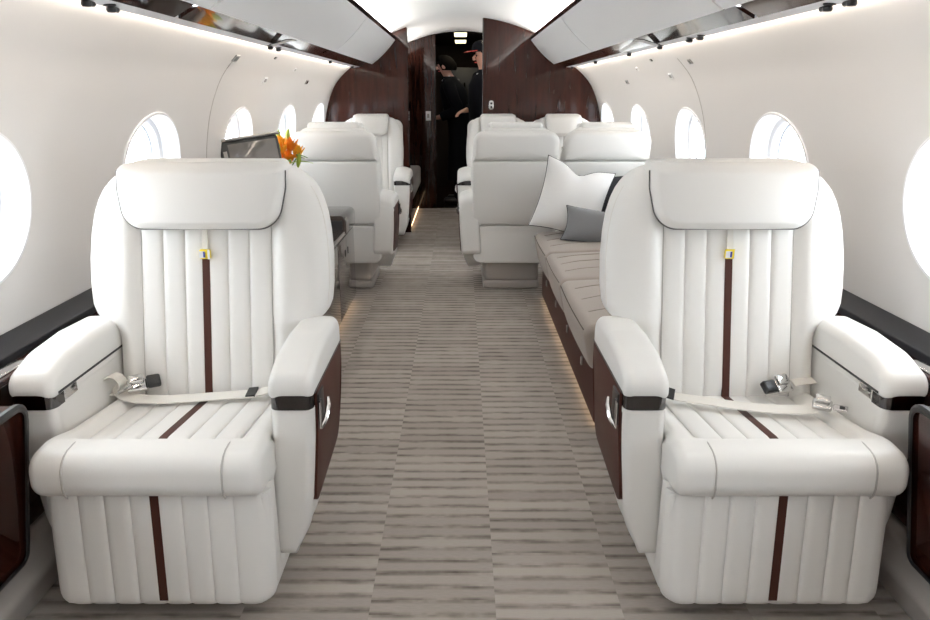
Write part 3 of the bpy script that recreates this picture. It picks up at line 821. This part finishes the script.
def pillow(name, label, a, b, T, Mx, m, pipem, loc_group, dents=0.0):
    N = 26; mb = MB(); front = []; back = []
    def P(u, v, sgn):
        x = a*u*(1-.10*(1-v*v)); y = b*v*(1-.10*(1-u*u))
        h = T*((1-u**4)*(1-v**4))**.55*(.75+.25*(1-u*u)*(1-v*v))
        y -= dents*max(0, v)**3*math.exp(-(u/.33)**2)      # karate-chop notch along the top edge
        h *= 1-.25*dents/.06*max(0, v)*math.exp(-(u/.3)**2) if dents else 1
        return Vector((x, y, sgn*h))
    U = [math.sin(PI/2*(-1+2*k/N)) for k in range(N+1)]
    for sgn, st_ in ((1, front), (-1, back)):
        for v in U: st_.append([mb.V(Mx @ P(u, v, sgn)) for u in U])
    for g, fl in ((front, 0), (back, 1)):
        for j in range(N):
            for i in range(N):
                q = [g[j][i], g[j][i+1], g[j+1][i+1], g[j+1][i]]
                mb.F(*(q if not fl else q[::-1]))
    o = mb.build(name, m, None, 180)
    tag(o, label, 'cushion', loc_group)
    if pipem:
        loop_ = [P(u, -1, 1) for u in U]+[P(1, v, 1) for v in U[1:]]+[P(u, 1, 1) for u in reversed(U[:-1])]+[P(-1, v, 1) for v in reversed(U[1:-1])]
        mb = MB(); mb.tube([Mx @ p for p in loop_+[loop_[0]]], .003, 6, cap=False); mb.build('piping', pipem, o, 180)
    return o
def frame(c, xdir, ydir):
    x = Vector(xdir).normalized(); y = Vector(ydir); y = (y-x*y.dot(x)).normalized(); z = x.cross(y)
    m = Matrix((x, y, z)).transposed().to_4x4(); m.translation = Vector(c); return m
pillow('throw_cushion', 'large white linen cushion with dark piping and a notched top', .205, .215, .07, frame((.655, 4.14, .655), (.945, -.10, -.25), (.27, .28, .92)), M['pw'], M['black'], 'cushions on the sofa', .05)
pillow('throw_cushion', 'black cushion half hidden behind the white one', .19, .175, .045, frame((.86, 4.235, .615), (.99, .0, .0), (0, .2, .97)), M['pb'], M['black'], 'cushions on the sofa')
pillow('throw_cushion', 'small grey wool cushion lying in front of the white one', .22, .105, .05, frame((.80, 3.93, .525), (.94, -.22, -.10), (.30, .45, .84)), M['pg'], M['pb'], 'cushions on the sofa')

# ------------------------------------------------------------------ credenza on the left with monitor and flowers
cr = thing('credenza', 'low glossy dark wood credenza behind the front left seat', 'credenza', (-.92, 3.35, 0))
ox, oy, oz = cr.location
mb = MB(); rbox(mb, -1.165-ox, -.665-ox, 2.50-oy, 4.27-oy, .03, .49, .015); cb = mb.build('body', M['woodg'], cr)
mb = MB(); mb.box(-1.15-ox, -.72-ox, 2.55-oy, 4.22-oy, 0, .032); mb.build('plinth', M['black'], cr)
mb = MB(); mb.box(-.690-ox, -.684-ox, 2.52-oy, 4.25-oy, .014, .029); mb.build('floor_light', M['ledfloor'], cr)
mb = MB(); rbox(mb, -1.165-ox, -.655-ox, 2.48-oy, 3.95-oy, .488, .512, .01); mb.build('counter', M['woodg'], cr)
mb = MB(); pr = rpoly([(-1.165,.49,0),(-.652,.49,.0),(-.652,.592,.035),(-1.165,.592,.0)], 8)
extr(mb, pr, 3.93, 4.29, .006, 'y', 4, 0, xf=lambda p: Vector((p.x-ox, p.y-oy, p.z))); mb.build('raised_top', M['woodg'], cr)
mb = MB(); mb.box(-1.10-ox, -.672-ox, 3.925-oy, 3.931-oy, .50, .565); mb.build('end_panel', M['black'], cr)
mb = MB(); rbox(mb, -.80-ox, -.765-ox, 3.78-oy, 3.80-oy, .51, .645, .004); mb.build('divider', M['black'], cr)
for k in range(3):
    y0 = 2.52+k*.58
    mb = MB(); rbox(mb, -.668-ox, -.660-ox, y0-oy, y0+.572-oy, .045, .475, .003); d = mb.build('door', M['woodg'], cr)
    for q in (.24, .33):
        mb = MB(); rbox(mb, -.662-ox, -.657-ox, y0+q-.006-oy, y0+q+.006-oy, .36, .40, .002); mb.build('door_latch', M['gun'], d)

mo = thing('monitor', 'dark flat screen tilted beside the left window behind the front left seat', 'monitor', (-1.09, 3.72, .512))
Rm = Matrix.Translation((0, 0, .42)) @ Matrix.Rotation(math.radians(14), 4, 'Z') @ Matrix.Rotation(math.radians(-8), 4, 'Y') @ Matrix.Rotation(math.radians(-6), 4, 'X')
fm = lambda p: Rm @ Vector(p)
mb = MB(); extr(mb, rpoly([(-.15,-.10,.02),(.15,-.10,.02),(.15,.10,.02),(-.15,.10,.02)], 6), -.018, .018, .008, 'y', 4, xf=fm); mb.build('casing', M['black'], mo)
mb = MB(); extr(mb, rpoly([(-.105,-.085,.004),(.138,-.085,.004),(.138,.082,.004),(-.105,.082,.004)], 3), -.0205, -.017, .001, 'y', 2, xf=fm); mb.build('screen', M['screen'], mo)
mb = MB(); mb.box(-.133, -.114, -.021, -.017, -.06, .05); mb.v = [tuple(fm(p)) for p in mb.v]; mb.build('side_controls', M['plate'], mo)
mb = MB(); rbox(mb, -.16, .162, -.028, .034, .098, .112, .006, xf=fm); mb.build('hood', M['plate'], mo)
mb = MB(); mb.tube([(0,.02,.004),(0,.022,.2),(0,.018,.36)], .012, 12); rbox(mb, -.06, .06, -.04, .07, 0, .012, .005); mb.build('stand', M['gun'], mo)

fl = thing('flower_arrangement', 'orange lilies with green buds in a dark vase on the credenza', 'flowers', (-1.01, 4.06, .592))
mb = MB(); mb.lathe([(.03,0),(.045,.01),(.05,.06),(.035,.13),(.032,.18),(.04,.20),(.034,.198),(.028,.18),(.03,.1),(.0,.05)], n=24); mb.build('vase', M['vase'], fl)
def petal(mb, base, dirn, ln, wd, curl):
    d = Vector(dirn).normalized(); sd = d.cross(Vector((0,0,1)));
    if sd.length < .1: sd = Vector((1,0,0))
    sd.normalize(); nn = sd.cross(d); rows = []
    for k in range(7):
        t = k/6; w = wd*math.sin(PI*min(1, t*.86+.10))**.8; c = Vector(base)+d*ln*t+nn*(-curl*t*t*ln)
        rows.append([c-sd*w+nn*w*.35, c-nn*.0015, c+sd*w+nn*w*.35, c+nn*.003])
    mb.loft(rows)
rf = random.Random(3)
HDZ = -.07
HEADS = [(x*.8, y, z+HDZ, c) for x, y, z, c in [(-.045,-.02,.415,0),(.01,-.05,.44,1),(.06,-.03,.46,0),(.055,-.05,.40,0),(.00,.03,.455,1),(.085,.03,.42,1),(-.02,-.05,.375,0),(-.05,.04,.43,0),(-.06,-.03,.44,0),(.03,-.06,.385,0),(-.03,.0,.47,1)]]
mb = MB()
for hx, hy, hz, _ in HEADS+[(.09,-.03,.29,0),(.02,-.02,.42,0)]:
    mb.tube([(hx*.1, hy*.1, .10),(hx*.5, hy*.5, .25),(hx, hy, hz-.04)], .0035, 6)
mb.build('stems', M['leaf'], fl)
for hx, hy, hz, c in HEADS:
    mb = MB(); ax = Vector((hx*3, hy*3-.12, .55)).normalized()
    for k in range(6):
        a = 2*PI*k/6+rf.random()*.4
        s1 = ax.orthogonal().normalized(); s2 = ax.cross(s1)
        petal(mb, Vector((hx, hy, hz-.045)), ax*.8+(s1*math.cos(a)+s2*math.sin(a))*.55, .075+.015*rf.random(), .019, -.25)
    mb.build('bloom', M['orange' if c == 0 else 'amber'], fl, 60)
for hx, hy, hz in ((-.01,-.095,.35),(.09,-.05,.295),(.03,-.02,.425),(-.03,.0,.42)):
    mb = MB(); mb.tube([(hx,hy,hz-.035),(hx+.003,hy,hz-.015),(hx+.008,hy,hz+.01),(hx+.013,hy-.004,hz+.035),(hx+.016,hy-.005,hz+.05)], [.004,.011,.014,.009,.001], 10); mb.build('bud', M['bud'], fl, 60)
for k in range(9):
    a = 2*PI*k/9+.3; mb = MB(); petal(mb, (.02*math.cos(a), .02*math.sin(a), .27+.02*(k % 3)), (math.cos(a), math.sin(a), .55), .13, .017, .5); mb.build('leaf', M['leaf' if k % 3 else 'bud'], fl, 60)

# ------------------------------------------------------------------ forward vestibule
mb = MB(); pts = []
xa, xb = -1.3, -.275
def slabwall(xa, xb, y, th, name, m, ztop=None):
    mb = MB(); pts = [(xa, 0), (xb, 0)]
    for k in range(21):
        x = xb+(xa-xb)*k/20; z = (arch_z(x)-.0005 if abs(x-CX) < .66 else 1.76) if ztop is None else ztop
        pts.append((x, z))
    mb.loft([[(a, yy_, b) for a, b in pts] for yy_ in (y, y+th)])
    return struct(mb.build(name, m, angle=30))
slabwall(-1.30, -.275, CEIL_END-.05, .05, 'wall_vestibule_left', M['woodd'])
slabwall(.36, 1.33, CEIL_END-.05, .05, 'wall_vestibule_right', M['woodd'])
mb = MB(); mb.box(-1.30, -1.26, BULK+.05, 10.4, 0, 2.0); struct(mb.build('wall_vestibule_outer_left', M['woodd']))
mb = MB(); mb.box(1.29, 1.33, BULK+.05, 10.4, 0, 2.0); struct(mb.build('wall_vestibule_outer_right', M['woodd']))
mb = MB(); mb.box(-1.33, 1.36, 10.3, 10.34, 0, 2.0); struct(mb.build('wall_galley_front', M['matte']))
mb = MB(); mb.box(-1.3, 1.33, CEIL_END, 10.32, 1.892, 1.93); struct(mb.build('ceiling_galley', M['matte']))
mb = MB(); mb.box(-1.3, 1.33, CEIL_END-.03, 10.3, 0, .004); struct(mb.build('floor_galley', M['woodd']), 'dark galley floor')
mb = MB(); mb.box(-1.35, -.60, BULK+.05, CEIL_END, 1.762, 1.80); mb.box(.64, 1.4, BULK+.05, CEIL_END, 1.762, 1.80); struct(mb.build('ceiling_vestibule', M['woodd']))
g = thing('galley_unit', 'dim steel galley unit behind the two people', 'galley', (.0, 10.05, 0))
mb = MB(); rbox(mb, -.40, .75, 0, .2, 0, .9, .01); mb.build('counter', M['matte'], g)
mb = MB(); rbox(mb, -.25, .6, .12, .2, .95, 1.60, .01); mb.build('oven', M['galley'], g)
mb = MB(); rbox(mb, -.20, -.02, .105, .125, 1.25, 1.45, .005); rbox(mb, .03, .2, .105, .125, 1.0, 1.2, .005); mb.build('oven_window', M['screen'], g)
mb = MB(); mb.tube([(-.2,.09,1.22),(-.02,.09,1.22)], .008, 8); mb.tube([(.05,.09,1.28),(.05,.09,1.4)], .01, 8); mb.build('handle', M['chrome'], g)
for k, y in enumerate((8.42, 9.5)):
    t = thing('ceiling_lamp', ('nearer' if k == 0 else 'farther')+' small square lamp glowing in the forward galley ceiling', 'lamp', (-.005, y, 1.892), 0, 'lamps in the forward passage')
    mb = MB(); rbox(mb, -.075, .075, -.28, .28, -.006, 0, .002); mb.build('lamp_frame', M['plate'], t)
    mb = MB(); rbox(mb, -.068, .068, -.26, .26, -.009, -.004, .002); mb.build('diffuser', M['lamp'], t)
# jump seat bench
jb = thing('bench_seat', 'beige upholstered bench on a dark plinth beyond the left bulkhead', 'bench', (-.70, 7.3, 0))
mb = MB(); rbox(mb, -.20, .22, -.66, .66, .03, .28, .01); mb.build('base', M['woodd'], jb)
mb = MB(); rbox(mb, -.20, .25, -.66, .66, .28, .49, .035); mb.build('seat', M['sofaside'], jb)
mb = MB(); mb.box(.212, .218, -.66, .66, .012, .029); mb.build('floor_light', M['ledfloor'], jb)
sw = thing('wall_switch', 'small pale switch plate on the dark forward wall', 'switch', (-.36, CEIL_END-.052, 1.02))
mb = MB(); rbox(mb, -.028, .028, -.008, 0, -.05, .05, .004); mb.build('plate', M['white'], sw)
mb = MB(); rbox(mb, -.012, .012, -.013, -.006, -.022, .022, .003); mb.build('rocker', M['kick'], sw)
sk = thing('key_plate', 'small chrome keyhole plate on the right mahogany bulkhead', 'plate', (.272, BULK-.001, 1.155))
mb = MB(); extr(mb, rpoly([(-.022,-.04,.018),(.022,-.04,.018),(.022,.04,.018),(-.022,.04,.018)], 6), -.008, 0, .003, 'y', 3); mb.build('plate', M['chrome'], sk)
mb = MB(); mb.lathe([(.010,-.0095),(.010,-.007)], (0,0,.014), 16, 'y'); mb.box(-.008, .008, -.0095, -.007, -.028, -.004); mb.build('keyhole', M['black'], sk)

# ------------------------------------------------------------------ people
def skin_mesh(name, joints, edges, m, parent=None, sub=2, root=0):
    me = bpy.data.meshes.new(name); me.from_pydata([j[:3] for j in joints], edges, [])
    o = bpy.data.objects.new(name, me); link(o, None)
    md = o.modifiers.new('skin', 'SKIN'); md.use_smooth_shade = True
    for i, j in enumerate(joints):
        sv = me.skin_vertices[0].data[i]; r = j[3]; sv.radius = (r, r) if not isinstance(r, tuple) else r
        sv.use_root = (i == root)
    ms = o.modifiers.new('sub', 'SUBSURF'); ms.levels = sub; ms.render_levels = sub
    dg = bpy.context.evaluated_depsgraph_get(); dg.update()
    nm = bpy.data.meshes.new_from_object(o.evaluated_get(dg))
    o.modifiers.clear(); o.data = nm; bpy.data.meshes.remove(me); nm.name = name
    nm.materials.clear(); nm.materials.append(m); nm.shade_smooth()
    if parent is not None: o.parent = parent
    return o
def person(label, loc, rz, h, lean, arm, extras):
    """stands facing local -Y; body is one skinned surface with head, hands and feet; clothes are shells over it"""
    root = thing('person', label, 'person', loc, rz)
    k = h/1.75
    def J(x, y, z, r): return (x*k, (y-lean*max(0, z-.95))*k, z*k, r*k)
    js = [J(0,0,.95,.15), J(0,0,1.15,.14), J(0,0.01,1.35,.155), J(0,.02,1.46,.10), J(0,.01,1.52,.058), J(0,-.005,1.58,.06), J(0,-.01,1.66,.092), J(0,.0,1.73,.07)]
    ed = [(0,1),(1,2),(2,3),(3,4),(4,5),(5,6),(6,7)]
    hands = []
    for s in (-1, 1):
        b = len(js); js += [J(s*.10,.01,.86,.095), J(s*.105,-.01,.50,.06), J(s*.105,.03,.12,.042), J(s*.11,.02,.05,.045), J(s*.125,-.13,.03,.034)]
        ed += [(0,b),(b,b+1),(b+1,b+2),(b+2,b+3),(b+3,b+4)]
        b = len(js); a = arm[0 if s < 0 else 1]
        js += [J(s*.185,.02,1.385,.05)]+[J(*p) for p in a]
        ed += [(2,b)]+[(b+i,b+i+1) for i in range(len(a))]
        w = Vector(js[-2][:3]); e = Vector(js[-1][:3]); hands.append((e, (e-w).normalized(), s))
    for e, d, s in hands:           # five tapered fingers and a thumb leaving the side of the palm
        b0 = len(js)-1
        tip = next(i for i, j in enumerate(js) if (Vector(j[:3])-e).length < 1e-6)
        side = d.cross(Vector((0, 0, 1)));
        side = side.normalized() if side.length > .1 else Vector((1, 0, 0)); pal = d.cross(side)
        for q, ln in ((-.024,.060),(-.008,.072),(.008,.068),(.024,.052)):
            i = len(js); p1 = e+d*.035*k+side*q*k; p2 = p1+d*ln*.55*k+pal*.012*k; p3 = p2+d*ln*.4*k+pal*.03*k
            js += [(*p1,.011*k),(*p2,.0095*k),(*p3,.008*k)]; ed += [(tip,i),(i,i+1),(i+1,i+2)]
        i = len(js); p1 = e+side*(-.035)*k+d*.005*k; p2 = p1+d*.04*k-side*.012*k
        js += [(*p1,.013*k),(*p2,.010*k)]; ed += [(tip,i),(i,i+1)]
    skin_mesh('body', js, ed, M['skin'], root)
    def top(x, y, z): q = J(x, y, z, 0); return Vector(q[:3])
    # face
    for s in (-1, 1):
        mb = MB(); c = top(s*.032, -.092, 1.655); mb.lathe([(.0,-.008),(.009,-.005),(.011,0),(.009,.005),(0,.008)], c, 12, 'y'); mb.build('eye', M['black'], root)
        mb = MB(); c = top(s*.092, .0, 1.64); mb.lathe([(.0,-.010),(.02,-.006),(.026,0),(.02,.006),(0,.010)], c, 14, 'x'); mb.build('ear', M['skin'], root)
    mb = MB(); mb.tube([top(0,-.088,1.665),top(0,-.112,1.635),top(0,-.108,1.622),top(0,-.09,1.618)], [.008,.013,.016,.008], 10); mb.build('nose', M['skin'], root)
    mb = MB(); mb.tube([top(-.026,-.085,1.588),top(0,-.096,1.590),top(.026,-.085,1.588)], [.003,.006,.003], 8); mb.build('mouth', M['red'], root)
    extras(root, top, J, k)
    return root
def cloth(root, name, m, J, secs, slv=None):
    """garment loft: secs are (z, half width, half depth, y)"""
    mb = MB(); rings = []
    for z, a, b, y in secs:
        q = J(0, y, z, 0); ring = []
        kk = q[2]/z
        for i in range(28):
            th = 2*PI*i/28; c, s_ = math.cos(th), math.sin(th)
            ring.append((a*kk*math.copysign(abs(c)**.8, c), q[1]+b*kk*math.copysign(abs(s_)**.8, s_), q[2]))
        rings.append(ring)
    mb.loft(rings)
    for path, rad in (slv or []):
        mb.tube(sp([J(*p, 0)[:3] for p in path], 5), [rad[0]+(rad[1]-rad[0])*i/(5*(len(path)-1)) for i in range(5*(len(path)-1)+1)], 14)
    return mb.build(name, m, root, 60)
ARM_DOWN = lambda s, yb_=.0: [(s*.235, .03+yb_, 1.15, .045), (s*.225, -.05+yb_, .92, .032), (s*.222, -.08+yb_, .85, .034)]
def man_extras(root, top, J, k):
    mb = MB(); rings = []
    for z, r in ((1.60,.090),(1.64,.103),(1.68,.108),(1.72,.102),(1.755,.078),(1.775,.03)):
        c = top(0, .018, z); rings.append([(c.x+r*k*math.cos(2*PI*i/24), c.y+r*k*1.05*math.sin(2*PI*i/24)+(.0 if z > 1.7 else .014), c.z) for i in range(24)])
    mb.loft(rings); mb.build('hair', M['hair'], root)
    cloth(root, 'coat', M['coat'], J, [(.30,.235,.19,.02),(.55,.225,.18,.02),(.85,.205,.165,.02),(1.0,.20,.16,.01),(1.2,.215,.165,.01),(1.36,.235,.16,.02),(1.43,.20,.135,.025),(1.49,.10,.09,.02),(1.53,.075,.08,.02)],
          [([(-.16,.02,1.43),(-.20,.02,1.40),(-.245,.03,1.28),(-.255,.03,1.12),(-.24,-.05,.90)], (.085*k, .055*k)), ([(.16,.02,1.43),(.20,.02,1.40),(.245,.04,1.28),(.245,.05,1.15),(.21,-.17,1.063)], (.085*k, .055*k))])
    cloth(root, 'trousers', M['coat'], J, [(.06,.17,.085,.01),(.1,.175,.09,.01),(.35,.18,.10,.01),(.5,.19,.11,.01)])
    for s in (-1, 1):
        mb = MB(); c = J(s*.115, -.05, .0, 0); rbox(mb, c[0]-.045, c[0]+.045, c[1]-.14, c[1]+.13, 0, .075, .03); mb.build('shoe', M['black'], root)
    mb = MB(); mb.tube([top(-.06,-.04,1.50),top(0,-.075,1.48),top(.06,-.04,1.50),top(.065,.03,1.525),top(-.065,.03,1.525),top(-.06,-.04,1.50)], .012, 8); mb.build('shirt_collar', M['cloth_white'], root)
def guard_extras(root, top, J, k):
    mb = MB(); rings = []
    for z, r in ((1.60,.086),(1.66,.098),(1.70,.10)):
        c = top(0, .03, z); rings.append([(c.x+r*k*math.cos(2*PI*i/24), c.y+r*k*math.sin(2*PI*i/24), c.z) for i in range(24)])
    mb.loft(rings); mb.build('hair', M['hair'], root)
    mb = MB(); rings = []
    for z, r in ((1.695,.112),(1.73,.113),(1.77,.104),(1.80,.075),(1.81,.02)):
        c = top(0, .0, z); rings.append([(c.x+r*k*math.cos(2*PI*i/24), c.y+r*k*1.1*math.sin(2*PI*i/24), c.z) for i in range(24)])
    mb.loft(rings); cap = mb.build('cap', M['coat'], root)
    mb = MB(); mb.ribbon([top(0,-.10,1.705),top(0,-.15,1.70),top(0,-.19,1.69)], (.15*k, 0, 0), .006); mb.build('cap_peak', M['red'], cap)
    cloth(root, 'jacket', M['coat'], J, [(.80,.205,.155,.01),(.95,.20,.155,.01),(1.2,.215,.16,.01),(1.36,.235,.155,.02),(1.43,.20,.13,.025),(1.49,.095,.085,.02),(1.52,.072,.075,.02)],
          [([(.16,.02,1.43),(.20,.02,1.40),(.25,.03,1.28),(.26,.03,1.12),(.25,-.05,.92)], (.085*k, .055*k)), ([(-.16,.02,1.43),(-.20,.02,1.40),(-.25,.02,1.28),(-.245,.03,1.17),(-.228,-.095,1.103)], (.085*k, .055*k))])
    cloth(root, 'trousers', M['coat'], J, [(.06,.17,.085,.01),(.1,.175,.09,.01),(.5,.185,.11,.01),(.85,.195,.14,.01)])
    for s in (-1, 1):
        mb = MB(); c = J(s*.115, -.05, .0, 0); rbox(mb, c[0]-.045, c[0]+.045, c[1]-.14, c[1]+.13, 0, .075, .03); mb.build('shoe', M['black'], root)
    mb = MB(); mb.tube([top(-.06,-.04,1.49),top(0,-.072,1.47),top(.06,-.04,1.49)], .010, 8); mb.build('shirt_collar', M['cloth_white'], root)
    for s in (-1, 1):
        mb = MB(); c = Vector(J(s*.285, .0, 1.34, 0)[:3]); rbox(mb, c.x-.02, c.x+.02, c.y-.05, c.y+.05, c.z-.012, c.z+.012, .004); mb.build('shoulder_patch', M['cloth_white'], root)
person('person in a long black coat facing left with lowered head in the forward doorway', (.0, 8.45, 0), -PI*.55, 1.65, .28, [ARM_DOWN(-1), [(.235,.05,1.15,.045),(.205,-.18,1.06,.032),(.195,-.24,1.05,.034)]], man_extras)
person('person in a dark uniform and black cap, half hidden by the right bulkhead', (.245, 7.72, 0), -PI*.38, 1.72, .02,
       [[(-.24,.03,1.17,.045),(-.228,-.10,1.10,.032),(-.225,-.15,1.09,.034)], ARM_DOWN(1)], guard_extras)

# ------------------------------------------------------------------ light and camera
w = bpy.data.worlds.new('overcast sky'); SC.world = w; w.use_nodes = True
bg = w.node_tree.nodes['Background']; bg.inputs['Color'].default_value = (.93, .97, 1.0, 1); bg.inputs['Strength'].default_value = 12.0
def area(name, loc, rot, sx_, sy_, power, col):
    la = bpy.data.lights.new(name, 'AREA'); la.shape = 'RECTANGLE'; la.size = sx_; la.size_y = sy_; la.energy = power; la.color = col
    o = link(bpy.data.objects.new(name, la)); o.location = loc; o.rotation_euler = rot; return o
for sg in (-1, 1):      # the cove lights: upward wash from behind the bin tops
    area('cove_lamp', (CX+sg*.672, 2.2, 1.704), (PI, -sg*.9, 0), .025, 8.4, 55, (1, .96, .91))
    area('rail_lamp', (CX+sg*.9705, 2.2, 1.483), (0, -sg*.5, 0), .008, 8.4, 10, (1, .90, .78))

for y in (8.42, 9.5): area('galley_lamp', (-.005, y, 1.872), (0, 0, 0), .12, .5, .9, (1, .92, .7))
for sg in (-1, 1): area('vestibule_fill', (CX+sg*.64, 7.3, 1.55), (PI, -sg*.35, 0), .08, 1.2, 5, (1, .95, .9))  # unseen lamps added below the vestibule ceiling to brighten it
cam = bpy.data.cameras.new('camera'); co = link(bpy.data.objects.new('camera', cam)); SC.camera = co
cam.sensor_width = 36; cam.lens = 700/930*36; cam.shift_x = 4/930; cam.clip_start = .02
co.location = (0, 0, 1.25); co.rotation_euler = (PI/2-math.atan(216/700), 0, 0)
vs = SC.view_settings
vs.view_transform = 'Standard'; vs.look = 'None'; vs.gamma = 1; vs.use_curve_mapping = False; vs.exposure = 0.36
SC.cycles.max_bounces = 10; SC.cycles.diffuse_bounces = 6; SC.cycles.use_denoising = True
SC.cycles.sample_clamp_indirect = 6
